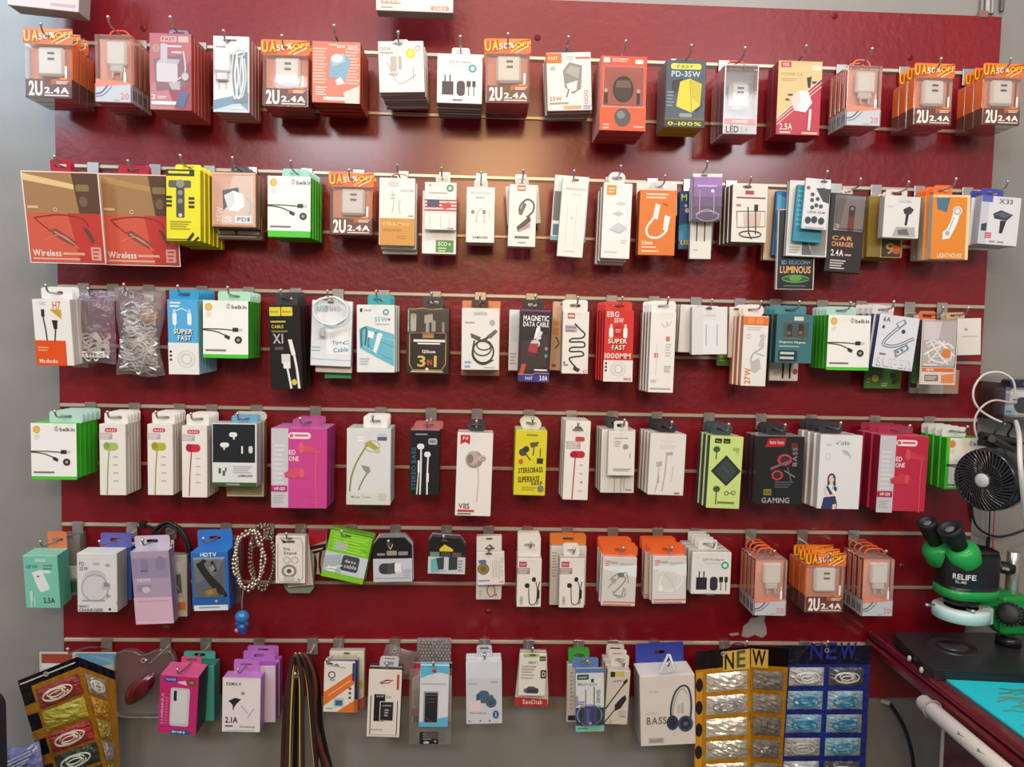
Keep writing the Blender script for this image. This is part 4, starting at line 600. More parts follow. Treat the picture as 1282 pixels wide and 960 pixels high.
P(4, 'cable_bag_box', 'cable pack', 'lilac cable pouch with pink base', (167, 688, 214, 783), .115, 1, t=.025, c='b09cb4', s='8c7c9c', top='c8bccc', pt=3, rz=-2.5, tab=('E', 166, 210, 673, 'c4bcd0'), mat=GLOSS,
  art='r 1 9 46 35 988ca8;e 16 18 5 8 8c80a0;e 36 16 6 9 8c80a0;T 10 24 22 27 5c5468 4K;T 6 35 22 40 d8d0dc HDMI;m 8c80a0 5 44 24 52 3;e 16 50 5 4 d0c4d4;r 0 60 47 95 d8b4c8;m c4a0b8 5 64 42 66 1;l e8d0e0 1 2 92 44 93')
P(4, 'adapter_pack', 'accessory pack', 'grey adapter blister with orange base', (208, 694, 234, 773), .07, 1, t=.02, c='b8b4b0', s='807c78', new=False, art='R 4 8 20 22 2 c8c4c0;q 5c6864 6 26 18 24 20 48 8 50;l d0d8d4 1 8 30 16 44;R 6 54 20 62 2 d8ccc0;r 4 60 24 70 d07838;r 2 72 26 78 c8bca8')
P(4, 'cable_box', cb, 'blue box, black video cable inside', (240, 690, 286, 764), .11, 1, t=.04, c='2c6cb8', s='20508c', top='3a80cc', tab=('E', 240, 284, 668, '2f74c4'), rz=-2,
  art='T 12 1 32 6 e8f0f4 HDTV;r 3 7 42 58 7c8ca4;q 98a4b4 3 7 42 7 30 30 6 40;c 1c1a24 6 9 14 14 24 26 42 38 54;c 1c1a24 5 18 10 14 16 22 30 36 46 42 58;c 1c1a24 4 26 12 30 24 24 18;q c8ccd4 22 20 28 16 30 22 25 26;q b8944c 14 50 30 46 32 54 18 58;q d8bc5c 18 50 26 48 27 53 20 55;r 2 60 44 67 2460a8;r 2 68 44 75 dce0e4;m 8ca0bc 8 70 34 72 1;e 30 63 1.6 1.6 d8b040', win=(3, 8, 42, 58, .003))
P(4, 'cable_pack', 'cable pack', 'clear grey bag beside blue box', (286, 672, 302, 756), .06, 1, t=.02, c='8c949c', s='707880', new=False, mat=BAG)
COUNT[4] += 1
P(4, 'ring_holder_pack', 'phone accessory pack', 'white ring-holder card', (345, 670, 382, 731), .1, 2, t=.01, c='e2dcd6', s='b4aca4', slot=(362, 673), 
  art='q 3a3634 6 4 16 8 10 10;m 5c5854 14 6 24 9 1;T 10 15 18 19 4c4844 Ring;T 10 20 26 24 4c4844 Stand;l 8c8680 .8 5 3 32 3 34 10 34 55 30 59 6 59 3 55 3 10;o 14 31 4 4 1.4 b8b0aa;o 24 31 4 4 1.4 b8b0aa;o 17 45 8 7 3 8c8680;e 17 45 3 3 5c5854;R 10 52 24 58 2 c4c0bc;e 29 56 1.4 1.4 8c8680')
P(4, 'ring_holder_pack', 'phone accessory pack', 'pinkish card skewed behind ring holders', (357, 670, 389, 735), .072, 1, t=.008, c='d8c4c0', s='a89490', new=False, rz=-6)
P(4, 'ring_holder_pack', 'phone accessory pack', 'teal-and-clear rounded pack lowest', (356, 690, 393, 743), .06, 1, t=.006, c='8c9c8c', s='6c7c70', new=False, shape=[(4, 0), (33, 0), (37, 4), (37, 46), (32, 53), (6, 53), (0, 46), (0, 4)], art='r 22 34 36 44 3a8c80;r 4 36 20 40 2c2c2c')
P(4, 'lanyard_pack', 'phone accessory pack', 'red-topped card with dark lace', (386, 662, 409, 720), .045, 1, t=.008, c='b8a49c', s='8c7870', new=False, art='q b82030 0 0 23 0 22 14 2 22;q 2c1c1c 0 22 22 18 22 26 0 34;l f0e0dc 1.6 2 28 18 24;c 4c1c20 3 6 30 10 44 8 58;c 4c1c20 3 16 28 14 44 17 58;l e0ccc8 1.4 12 30 12 52')
P(4, 'data_cable_bag', 'cable pack', 'tilted green-and-white pouch', (407, 667, 461, 728), .1, 3, t=.014, c='7cc42c', s='5c9c28', rz=12, slot=(430, 670), jit=1, mat=GLOSS,
  art='c 8cd838 1.2 2 8 20 4 50 10;c 5ca024 1.2 4 20 30 14 52 20;c 9ce048 1 6 16 28 8 48 6;m 9ce048 6 3 50 24 6;R 9 13 25 23 1 b4bca8;r 0 27 54 53 c8d0d8;q a8b4bc 0 34 20 28 24 53 0 53;R 22 28 44 48 3 44484c;T 26 33 40 37 c8ccd0 data;T 26 39 42 44 c8ccd0 cable;l e4e8ec 1.4 3 50 24 42;m e8f0e8 6 46 18 52 2')
P(4, 'usb_drive_pack', 'accessory pack', 'black-topped card, grey capped stick', (467, 672, 516, 729), .1, 3, t=.011, c='c6c8d2', s='8c8c94', rz=-1.5, slot=(488, 682), jit=1.5, shape=[(0, 10), (7, 0), (40, 0), (49, 10), (49, 57), (0, 57)],
  art='q 18181c 0 10 7 0 40 0 49 10 49 27 0 27;l d8d8dc 1.4 19 10 22 15 25 9;R 5 20 15 23 1 8c8c90;R 17 17 30 23 1 9c947c;R 32 18 44 23 1 8c8c90;R 7 33 27 47 6 3c3e42;q 4c4e54 18 34 28 32 28 46 18 47;R 27 33 35 45 1 e8e8ea;l b8bcc4 1 36 44 46 40;m b0b4bc 38 42 48 50 3;l a8acb8 1 2 52 46 52')
P(4, 'usb_drive_pack', 'accessory pack', 'black-topped card, twin dark sticks', (536, 671, 583, 721), .1, 3, t=.011, c='c8ccd0', s='48484c', rz=1, slot=(556, 676), jit=1.2, shape=[(0, 6), (4, 0), (40, 2), (47, 12), (47, 48), (0, 48)],
  art='q 1e1f22 0 6 4 0 40 2 47 12 47 26 0 26;q d8c840 14 16 20 10 31 16 31 19 14 19;R 2 20 14 26 1 6c8c84;R 16 20 28 26 1 4c4c48;R 30 20 42 26 1 6c4c48;q 3c444c 10 28 20 26 20 42 13 43;q 343c48 26 26 37 26 37 42 26 43;q 6cb0b8 3 30 10 28 13 46 4 47;m 8c94a0 38 30 44 44 4;l 8cb8c0 1.4 4 46 24 44')
P(4, 'otg_pack', 'accessory pack', 'white card, bronze coin-like disc', (597, 690, 632, 733), .105, 1, t=.008, c='e2dcd8', s='b0a8a2', rz=-2, slot=(612, 690),
  art='e 8 22 7.5 7.5 7c6c34;o 8 22 5 5 1 a8985c;R 2 10 12 15 2 5c70a8;R 22 10 26 34 2 d0cac4;l b8b0aa 1 20 12 20 34;l b8b0aa 1 28 12 28 36;V 30 8 33 32 c4bcb6 OTG;m 8c98b8 2 36 16 38 1;m d0a8a0 28 38 34 40 1')
P(4, 'otg_pack', 'accessory pack', 'long white card behind coin disc', (596, 670, 628, 752), .085, 2, t=.008, c='ddd5cc', s='a89c90', rz=-.5, new=False, jit=1.5, art='q 5c5854 10 16 17 10 24 16 17 18;l 5c5854 1.4 17 12 17 26;c 8c7c58 1.4 16 64 14 70 18 78 24 74 22 62;e 25 76 2 2 c88c88;m a8a098 4 70 7 78 3')
P(4, 'earphone_box', eb, 'white box, black earphones looping', (647, 698, 678, 761), .1, 3, t=.018, c='e7e1da', s='c0b6ac', tab=('E', 648, 677, 671, 'e6e0d8'), art=CABLE_E.replace('R 2 12 12 17 1', 'R 2 4 12 11 1').replace('m d88a94 3 13.5 11 15.5 1;r 0 19 16 27', 'm d88a94 3 6 11 9 1;r 0 12 16 20').replace('1 20 15 26 3', '1 13 15 19 3').replace(' 66', ' 58').replace(' 68', ' 60').replace(' 62', ' 56'))
P(4, 'earphone_box', eb, 'white box, black earphones, orange-carded', (700, 698, 732, 762), .105, 2, t=.018, c='e7e1da', s='c0b6ac', tab=('E', 706, 726, 684, 'e6e0d8'), art=CABLE_E.replace('R 2 12 12 17 1', 'R 2 4 12 11 1').replace('m d88a94 3 13.5 11 15.5 1;r 0 19 16 27', 'm d88a94 3 6 11 9 1;r 0 12 16 20').replace('1 20 15 26 3', '1 13 15 19 3').replace(' 66', ' 58').replace(' 68', ' 60').replace(' 62', ' 56'))
P(4, 'earphone_box', eb, 'white card, orange header strip', (688, 682, 734, 759), .055, 2, t=.011, c='dcd4cc', s='a89c92', new=False, tab=('E', 688, 734, 668, 'e07c34'), jit=1.5, art='m b4aca4 2 8 8 40 9')
SP = 'm d8704c 3 5 10 12 3;T 10 6 20 9 8c7c78 ORIGINAL;m b0a8a4 22 8 40 11 2;q e4ecf0 1 12 44 10 44 26 1 16;m d07868 2 66 44 71 2;'
P(4, 'earphone_bag', 'earphone pack', 'orange-topped pouch, grey earphones coiled', (753, 696, 797, 760), .105, 2, t=.014, c='d6d2ce', s='c4b8b0', mat=GLOSS, tab=('E', 753, 799, 683, 'e4642c'), rz=1, dr=(-2, 2), art=SP.replace('66', '58').replace('71', '63')+'c 8c8884 1.4 10 30 20 22 30 28 24 38 16 48 26 50 28 40;c a09c98 1.4 8 40 18 30 30 20 34 34;R 12 28 18 34 2 a8a4a0;R 20 20 28 26 2 787470;c 98948f 1.2 14 44 20 52 30 50 30 40')
P(4, 'earphone_bag', 'earphone pack', 'orange-topped pouch behind grey-coiled pouch', (749, 688, 792, 746), .07, 3, t=.01, c='d8ccc4', s='c8a490', new=False, tab=('E', 749, 791, 674, 'e4642c'), jit=2, art='m d07868 1 52 43 57 2')
P(4, 'earphone_bag', 'earphone pack', 'orange-topped pouch, white earphones coiled', (816, 695, 860, 757), .105, 2, t=.014, c='dad8d6', s='c4b8b0', mat=GLOSS, tab=('E', 814, 860, 683, 'e4642c'), rz=-1, dr=(-2, 2), art=SP.replace('66', '56').replace('71', '61')+'c eeeceb 2 8 20 20 14 34 20 38 34 24 46 10 40 12 26;c e6e4e2 1.6 12 24 24 18 34 28 28 42 14 44;c c8c6c4 1 14 22 22 30 30 44;R 8 38 14 46 2 f2f0ee')
P(4, 'earphone_bag', 'earphone pack', 'orange-topped pouch behind white coiled pouch', (806, 690, 848, 751), .07, 3, t=.01, c='dccac0', s='c8a490', new=False, tab=('E', 803, 847, 674, 'e4642c'), jit=2, art='m d07868 1 55 42 60 2')
P(4, 'charger_box', 'charger box', 'white adapter box, purple-black adapter', (865, 690, 916, 745), .115, 4, c='e3e0de', s='c4bcb4', tab=('E', 876, 901, 677, 'dcdad6'), art=PDAD, dr=(-1, 0))
plug20(4, 'clear white-and-orange plug charger box', (944, 699, 986, 773), .115, 4, ('L', 950, 974, 687, 'e4602c'))
twoU(4, 'clear orange dual-port charger box', (1008, 690, 1058, 769), .115, 3)
plug20(4, 'clear white-and-orange plug charger box', (1079, 698, 1120, 774), .115, 4, ('L', 1086, 1113, 687, 'e4602c'))

# ================================================================== bottom row
COUNT[5] += 2
P(5, 'power_bank_box', 'power bank box', 'hot pink power-bank box', (199, 843, 247, 922), .13, 1, t=.05, c='c82c74', s='2a2430', top='d85c90', pt=4, rz=4.5, tab=('E', 212, 238, 834, 'd04880'),
  art='R 6 2 22 9 1 4c4490;T 8 4 20 7 d0c8e8 POWER;q e8c8dc 22 8 32 6 34 12 24 10;e 40 8 5 5 6c4c30;T 37 6 43 9.5 c8a868 10K;R 14 16 38 68 3 cdc9d4;R 16 19 35 64 2 dcdae0;R 18 20 22 34 1 1c3438;V 3 24 6 66 e8a8c4 LUMBERRA;m e0709c 8 30 12 66 10;r 16 73 40 79 2c5c98;T 18 74.5 34 77.5 c8d8e8 MI')
P(5, 'power_bank_box', 'power bank box', 'teal box behind pink power bank', (222, 832, 268, 904), .07, 1, t=.035, c='4aa89a', s='328478', new=False, tab=('E', 222, 262, 822, '54b0a4'))
P(5, 'charger_box', 'charger box', 'white-fronted lilac charger box', (278, 847, 326, 918), .12, 1, t=.03, c='e6dede', s='b060b8', top='c484cc', tab=('E', 286, 318, 831, 'b870c4'), rz=1,
  art='T 5 6 24 10 3c3436 REMAX;q 2a2426 8 30 16 26 24 28 18 34 15 39 12 34;l 2a2426 1.4 14 34 14 42;R 24 18 28 22 1 8c8486;l a8a0a2 1.2 24 36 32 46;l a8a0a2 1.2 32 52 40 40;T 4 51 20 59 2c2628 2.1A;m 6c6466 4 62 14 64 1;T 22 62 42 66 8c8486 Autocharge;m c0b8b8 4 68 40 69 1;l f4d8f0 1 0 0 48 0')
P(5, 'charger_box', 'charger box', 'lilac box behind white-fronted charger', (300, 832, 345, 906), .08, 2, t=.024, c='d4c4d4', s='a458b0', new=False, tab=('E', 300, 340, 818, 'b870c4'), dr=(1, 0))
COUNT[5] += 1
P(5, 'memory_card_pack', 'accessory pack', 'white card, orange diagonal band', (405, 827, 444, 893), .105, 1, t=.008, c='e4e0da', s='b0a8a0', slot=(412, 828), rz=1,
  art='l 7c8c98 1 8 5 28 8;q 5c6c7c 12 4 16 2 20 6;o 10 17 4 4 1.4 3c3a38;T 8 22 14 25 4c4a48 KINGS;q e07430 0 40 36 14 39 20 39 28 0 58;l f4c8a0 1 6 44 34 24;q e07430 16 66 39 50 39 66;R 13 47 26 59 2 a8c4dc;r 15 50 24 57 4c5c6c;r 32 33 35 36 4c3c38;r 32 39 35 42 4c3c38;r 32 45 35 48 4c3c38;m b8b0a8 3 60 12 62 1;r 36 1 39 24 2c3a70')
P(5, 'memory_card_pack', 'accessory pack', 'navy-and-orange card behind diagonal band', (407, 824, 448, 893), .09, 2, t=.007, c='2c3a70', s='c4bcb4', new=False, jit=1.5, art='r 0 52 41 69 d87838')
P(5, 'memory_card_pack', 'accessory pack', 'cream card behind orange band', (412, 813, 456, 888), .07, 2, t=.008, c='d8d0c4', s='9c948a', new=False, jit=2, art='r 2 6 36 9 c8c850;q c05838 34 66 44 60 44 75 32 75;e 40 44 3 6 c4bc3c')
P(5, 'battery_box', 'battery box', 'white box showing black phone battery', (460, 836, 502, 925), .115, 2, t=.014, c='e5dcd3', s='3a3634', tab=('E', 472, 496, 826, 'c8ccd0'), rz=1.8, jit=.8,
  art='q b03440 14 17 22 13 32 13 26 18 16 19;q e4dcd4 16 17 24 15 30 14 24 17;r 36 6 39 26 b83c44;r 8 32 22 68 1e1c1e;l e0d8d0 .8 8 32 22 32;T 11 34 20 36 c8c8cc SAM;R 16 42 33 67 1 26262c;l d8d0c8 1 16 42 33 42 33 67 16 67 16 42;T 19 46 30 48 c8c8cc SAMSUNG;R 21 51 28 62 1 3c3e48;m a8a8b0 22 52 27 61 3;T 23 34 30 37 b0a8a0 EB;l 3a3230 1 38 40 38 86;l 3a3230 1 4 34 4 86;m b8b0a8 5 78 20 80 1;m c8b0a8 4 85 38 86 1')
P(5, 'battery_pack', 'battery box', 'blue-edged pouch with black phone battery', (525, 830, 562, 912), .11, 1, t=.01, c='d8dce0', s='8cb4c8', tab=('E', 524, 560, 829, '5ab4d4'), slot=(540, 836), rz=.8,
  art='q 5cb8dc 0 1 37 1 36 12 24 10 10 14 1 18;e 18 8 3 2.4 c02c3c;q 5cb4d8 0 76 18 72 37 68 37 82 0 82;R 5 35 24 77 1 9c9ca0;R 7 37 23 76 1 24242a;l 6c6c74 1 8 40 22 40;m 44444c 9 44 21 50 2;l 54545c 1 8 70 18 76;m b8bcc4 2 24 34 26 1')
P(5, 'battery_pack', 'battery box', 'red-printed pack behind blue battery pouch', (515, 828, 566, 906), .065, 1, t=.008, c='d0c4c4', s='a09494', new=False, art='q c0303c 0 0 14 0 8 14 0 20;r 0 60 10 70 b83040;r 2 70 12 78 2c2a2c;r 44 0 51 16 2c2428')
P(5, 'adapter_box', 'adapter box', 'white-blue box, grey wireless adapter', (583, 826, 629, 908), .11, 2, t=.02, c='d2d4de', s='a4a8b8', top='e2e4ea', tab=('E', 597, 617, 815, 'b8bcc4'), rz=-1.5,
  art='r 0 0 46 22 d8dde8;r 0 22 46 82 ccced8;m a8acb8 3 28 14 30 1;R 15 38 30 55 6 4c6478;R 13 42 17 54 2 3c5468;e 32 54 7 7 3c5468;o 32 54 5 5 1.2 5c7488;R 30 44 35 50 2 4c6478;m 8ca0b8 32 26 40 28 1;q e4d0cc 4 54 18 50 20 64 4 66;T 4 66 26 69 a88c9c Wireless;e 38 70 4 5.5 2c5c98;l e8f0f8 1 38 67 38 73;e 4 78 1.2 1.2 6c7488;e 18 78 1.2 1.2 6c7488;e 30 78 1.2 1.2 6c7488', jit=.8)
P(5, 'memory_card_pack', 'accessory pack', 'white card, small black memory stick', (649, 816, 684, 873), .11, 1, t=.006, c='e0dcd4', s='a8a098', tab=None, slot=(666, 814), rz=1,
  art='q a8c058 4 1 26 1 24 5 6 6;r 26 4 34 10 2c2c28;T 27 5.5 33 8.5 c8d080 16G;T 12 11 24 14 8c8680 MEMORY;m a8a098 3 17 22 26 3;m b8b0a8 3 28 20 34 2;R 28 22 35 33 1 28282c;T 30 24 34 31 d8d8d4 D;R 9 46 26 53 2 3c3c44;R 7 47 11 52 1 6c6c74;q 4c4c50 12 44 20 44 26 48 12 48;l b0a8a0 1 1 56 34 56')
P(5, 'memory_card_pack', 'accessory pack', 'red-footed card behind memory stick', (645, 818, 687, 886), .092, 3, t=.007, c='d8d2ca', s='a09890', new=False, jit=1.4, rz=1, shape=[(4, 0), (38, 0), (42, 56), (42, 68), (0, 68), (0, 56)], art='q c43038 0 56 42 58 42 68 0 68;T 10 59 36 65 f0d8d4 SanDisk', dr=(1, 1.5))
P(5, 'screwdriver_pack', 'accessory pack', 'blue-topped card, blue driver in blister', (720, 834, 757, 918), .115, 1, t=.006, c='d8d8d8', s='8c9098', tab=('E', 716, 750, 821, '5c7cb4'), rz=-1.5,
  art='r 0 0 37 6 5c7cb4;R 2 8 17 15 1 2c5440;T 4 10 14 13 c8e0d0 tool;q 3c3c3c 20 14 24 14 23 19 20 19;T 3 19 28 24 8ca0b0 Multiple;l 3c3c44 1 13 28 13 50;l 3c3c44 1.2 24 24 24 52;V 27 28 32 46 4c8c7c DRIVER;m 5c6cac 3 44 12 48 2;r 0 52 37 76 34485c;o 18 62 16 14 1.4 8ca4b8;R 11 50 27 76 2 4a58a8;R 14 54 18 74 1 6c7cc8;R 21 54 24 74 1 3c4890;e 19 73 2 2 d0d8f0;r 0 76 37 84 7cc4b0;m 3c8474 2 79 16 80.5 1;r 0 36 3 50 8c98b0', win=(6, 48, 32, 76, .006))
P(5, 'screwdriver_pack', 'accessory pack', 'green-topped white card behind blue driver', (709, 829, 742, 906), .07, 2, t=.008, c='d2cac2', s='948c84', new=False, tab=('E', 711, 738, 811, '3c9c3c'), rz=-.5, art='R 2 68 12 75 1 2c2a2c;m b0a8a0 4 10 8 60 10')
P(5, 'cable_box', cb, 'beige box, black display cable', (758, 837, 788, 909), .11, 3, t=.022, c='d0c6ba', s='a89c90', tab=('E', 764, 788, 822, 'd8d0c6'), rz=2, top='c4bab0',
  art='q 2c3420 4 2 10 2 10 9 4 9;r 10 2 22 8 c8bc4c;q a09488 8 14 20 12 20 14 8 16;l 2c2a2c 1.6 0 52 26 12;q 2c2a2c 21 15 26 10 27 14 22 20;l 2c2a2c 1.4 0 70 14 50;q 2c2a2c 12 46 20 36 25 32 27 38 20 50 13 54;m b4aaa0 18 54 28 62 4;m a89e94 6 66 10 70 2;m 8c94b0 20 60 26 61.5 1', dr=(-1, 1.5))
P(5, 'headphone_box', 'headphone box', 'large white headphone box, blue header', (800, 842, 872, 936), .115, 1, t=.06, c='ddd5cf', s='b0a8a4', top='e8e2dc', rz=-3, tab=('E', 803, 868, 815, '2c3c9c'),
  art='T 12 20 24 23 b0a8a2 SN-100;c 3c4458 2.6 42 66 40 46 46 24 56 15 64 20 67 40 65 62;c 6c7488 1 44 64 43 46 49 26 56 19 62 26;e 42 64 8 10 3a4054;e 42 64 5 7 2c3244;e 59 66 10 11 4a5268;e 59 66 7 8 2c3244;e 59 66 3 3 5c6480;R 48 40 52 52 1 c4bcb8;R 53 38 57 52 1 bcb4b0;T 9 49 22 52 c4b4a4 EXTRA;T 8 55 34 65 7c7068 BASS;l c8c0ba 1 43 74 44 82;R 10 83 30 90 1 b8b0ac;T 12 85 28 88.5 7c7470 SN-100')
# two cartons just showing at the top edge of the picture
COUNT[0] = 0
P(6, 'cable_box', cb, 'white box above the top row, orange lettering', (473, -62, 566, 12), .12, 1, t=.03, c='e8e0da', s='8c8480', new=False, tab=('E', 502, 536, -76, 'e8e0da'), where='cut by the photo edge',
  art='m e0a080 6 64 30 66 1;T 6 62 26 66 d08050 FAST;m a8a09a 6 69 20 71 1;R 66 67 88 72 1 d89078;T 70 68 84 71 f4e4dc CABLE;l d8d0ca 1 2 10 90 10;c 6c6864 2 20 50 40 30 60 40 76 20')
P(6, 'cable_box', cb, 'pale box above the leftmost charger', (14, -60, 97, 8), .11, 1, t=.04, c='d8c8c8', s='a8a0a0', new=False, tab=('E', 40, 74, -74, 'd8c8c8'), where='top corner', rz=4, art='m c0a8a8 50 60 80 64 1;m b89c9c 10 52 40 58 2')

# ================================================================== soft goods and oddities
def Mz(o, z):        # matrix with local z along z
    z = Vector(z).normalized(); x = z.orthogonal().normalized(); y = z.cross(x)
    return Matrix(((x.x, y.x, z.x, o[0]), (x.y, y.y, z.y, o[1]), (x.z, y.z, z.z, o[2]), (0, 0, 0, 1)))
def at_px(name, px, py, d): return empty(name, loc=U(px, py, d))
def rel(o, px, py, d): return U(px, py, d) - o.location
def note(row, px, d, look, py=None):
    p = U(px, py or 500, d); HOOKS.append((row, p.x, p.z if py else ZR[row]-.014, d, look))
def pillow(W, H, t, nx, ny, col, wav=.0, edge=None, seed=1):
    rnd = random.Random(seed); mb = MB()
    ph = [rnd.uniform(0, 6) for _ in range(8)]
    def P2(i, j, s):
        u, v = i/nx, j/ny
        x = (u-.5)*W*(edge(v) if edge else 1); z = v*H
        b = (math.sin(PI*u)*math.sin(PI*v))**.5
        w = math.sin(9*u+ph[0]+4*v)*math.sin(11*v+ph[1])+.6*math.sin(19*u+ph[2]-9*v)*math.sin(5*u+17*v+ph[3])
        z += wav*.5*math.sin(7*u+ph[4])*(1 if j in (0, ny) else 0)
        return (x, s*(t/2*b+wav*w*(.3+b)*.5) + wav*.5*math.sin(6*v+ph[5])*(1-b), z)
    for s in (-1, 1):
        vs = [P2(i, j, s) for j in range(ny+1) for i in range(nx+1)]
        mb.add(vs, [(j*(nx+1)+i, j*(nx+1)+i+1, (j+1)*(nx+1)+i+1, (j+1)*(nx+1)+i) for j in range(ny) for i in range(nx)], col, True)
    return mb
def coil_path(cx, cy, cz, rx, rz, loops, wob, seed, dy=.0015, k=14):
    rnd = random.Random(seed); p = []
    for i in range(int(loops*k)):
        a = 2*PI*i/k; q = 1+rnd.uniform(-wob, wob)
        p.append((cx+rx*q*math.cos(a), cy+dy*math.sin(a*.37+seed)*2+rnd.uniform(-dy, dy), cz+rz*q*math.sin(a)))
    return catmull(p, 3)

def grommet(o, p):
    mb = MB(); mb.tube([(p[0]+.004*math.cos(a*PI/6), p[1]-.001, p[2]+.004*math.sin(a*PI/6)) for a in range(12)], .0009, 'a8a4a0', 6, closed=True); mb.build('hang_hole', PLASTIC, o)
def tangle(w, h, z0, turns, seed, dep, arc=.35):
    rnd = random.Random(seed); p = []
    for i in range(turns):
        f = i/max(turns-1, 1); z = z0+h*(f+rnd.uniform(-.12, .12)); wd = w*rnd.uniform(.72, 1); y = rnd.uniform(-dep, dep); sg = 1 if i % 2 else -1
        for t in (-1, -.5, 0, .5, 1): p.append((sg*t*wd, y+dep*.4*math.cos(t*2), max(.002, z+h*arc*rnd.uniform(-.3, .3)*(1-t*t)+h*.06*t)))
    return catmull(p, 4)
# zip bag with a charging cable, bag of many cables
o = at_px('zip_bag', 121, 455, .075); k = mpp(.075)
pillow(47*k, 89*k, .02, 14, 20, 'cfc0dc', .003, seed=3).build('bag_film', BAG, o)
mb = MB(); mb.box(-22*k, -.002, 81*k, 22*k, .002, 82.5*k, 'b89ccc', b=.0008); mb.build('zip_strip', PLASTIC, o)
mb = MB(); mb.tube([(x, -.002, z+.003) for x, y, z in [tuple(q) for q in tangle(17*k, 24*k, 6*k, 11, 5, .005, 1.4)]], .0021, 'f0eeea', 6); mb.build('charging_cable', RUBBER, o)
mb = MB(); mb.box(-16*k, -.007, 7*k, 12*k, -.004, 15*k, 'd8d8d6', b=.002); draw(mb, 'T 2 2 26 6 3a3838 TYPE-C', lambda u, v, l: ((u-16)*k, -.0071-l, (15-v)*k)); mb.build('cable_tag', CARD, o)
grommet(o, (0, -.003, 84*k)); tag(o, 'lilac-tinted clear zip bag holding one white charging cable', 'cable bag'); note(2, 118, .08, 'zip bag', 371)
o = at_px('cable_bag', 176, 470, .09); k = mpp(.09)
pillow(60*k, 106*k, .035, 16, 24, 'd0ccd4', .005, edge=lambda v: .98-.2*math.sin(PI*min(1, v*1.35))**2*(.9 if v < .8 else .4)+.05*(v > .85), seed=9).build('bag_film', BAG, o)
for q, (z0, hh, ww, tn, sd) in enumerate([(6, 24, 22, 16, 2), (20, 26, 21, 16, 5), (36, 24, 20, 14, 8), (50, 26, 19, 12, 12), (66, 20, 17, 10, 15), (10, 60, 20, 12, 21)]):
    mb = MB(); mb.tube(tangle(ww*k, hh*k, z0*k, tn, sd, .009, .9), .0019, ['e8e6e4', 'f4f2f0', 'dcdad8', 'eceae8', 'd0ced0', 'f2f0f0'][q], 6); mb.build('charging_cable', RUBBER, o)
mb = MB(); mb.tube(coil_path(12*k, -.006, 74*k, 9*k, 7*k, 3, .2, 21), .0015, 'd8a080', 6); mb.build('copper_wire', RUBBER, o)
grommet(o, (-8*k, -.004, 100*k)); tag(o, 'crumpled clear bag stuffed with white cables, beside the blue cable boxes', 'cable bag'); note(2, 162, .09, 'bag of cables', 366)

# white wire stirrup on the headphone box
o = at_px('display_hook_end', 836, 838, .118); o.name = 'hook_extender'; k = mpp(.118)
mb = MB(); mb.tube([(-9*k, 0, -3*k), (-1*k, -.004, 21*k), (1*k, -.004, 21*k), (10*k, 0, -3*k)], .0022, 'e8e6e4', 8); mb.tube([(-5.5*k, -.002, 8*k), (6*k, -.002, 8*k)], .0018, 'e8e6e4', 8); mb.build('hanging_stirrup', PLASTIC, o)
tag(o, 'white A-shaped wire stirrup standing on the large headphone box', 'hook')
# loose cable ring over the handwritten pack
o = at_px('hanging_cable', 414, 389, .104); k = mpp(.104)
mb = MB(); mb.tube(coil_path(0, 0, 0, 21*k, 17*k, 4, .06, 3, .001), .0016, 'e6e8ea', 6); mb.build('coil', RUBBER, o)
mb = MB(); mb.box(-12*k, -.004, -32*k, -7*k, .001, -20*k, 'b8bcc0', b=.001); mb.tube([(-9.5*k, -.0015, -20*k), (-11*k, -.001, -12*k), (-17*k, 0, -6*k)], .0016, 'e6e8ea', 6); mb.build('plug', PLASTIC, o)
tag(o, 'coiled white cable looped over the handwritten bag card', 'cable')
# black cable ring behind lilac pouch
o = at_px('hanging_cable', 212, 690, .055); k = mpp(.055)
for q, (rx, sd, c) in enumerate([(25, 3, '17161a'), (21, 6, '22242a')]):
    mb = MB(); mb.tube(coil_path(0, .004*q-.002, 0, rx*k, 36*k*(1-.1*q), 3, .05, sd, .0015, 20), .0028, c, 8); mb.build('coil', RUBBER, o)
mb = MB(); mb.box(-36*k, -.006, 28*k, -28*k, .006, 38*k, '1c1a1e', b=.002); mb.tube([(-28*k, 0, 33*k), (-20*k, 0, 30*k), (-14*k, 0, 30*k)], .0028, '17161a', 8); mb.build('plug', PLASTIC, o)
tag(o, 'thick black cable coiled behind the lilac pouch', 'cable')

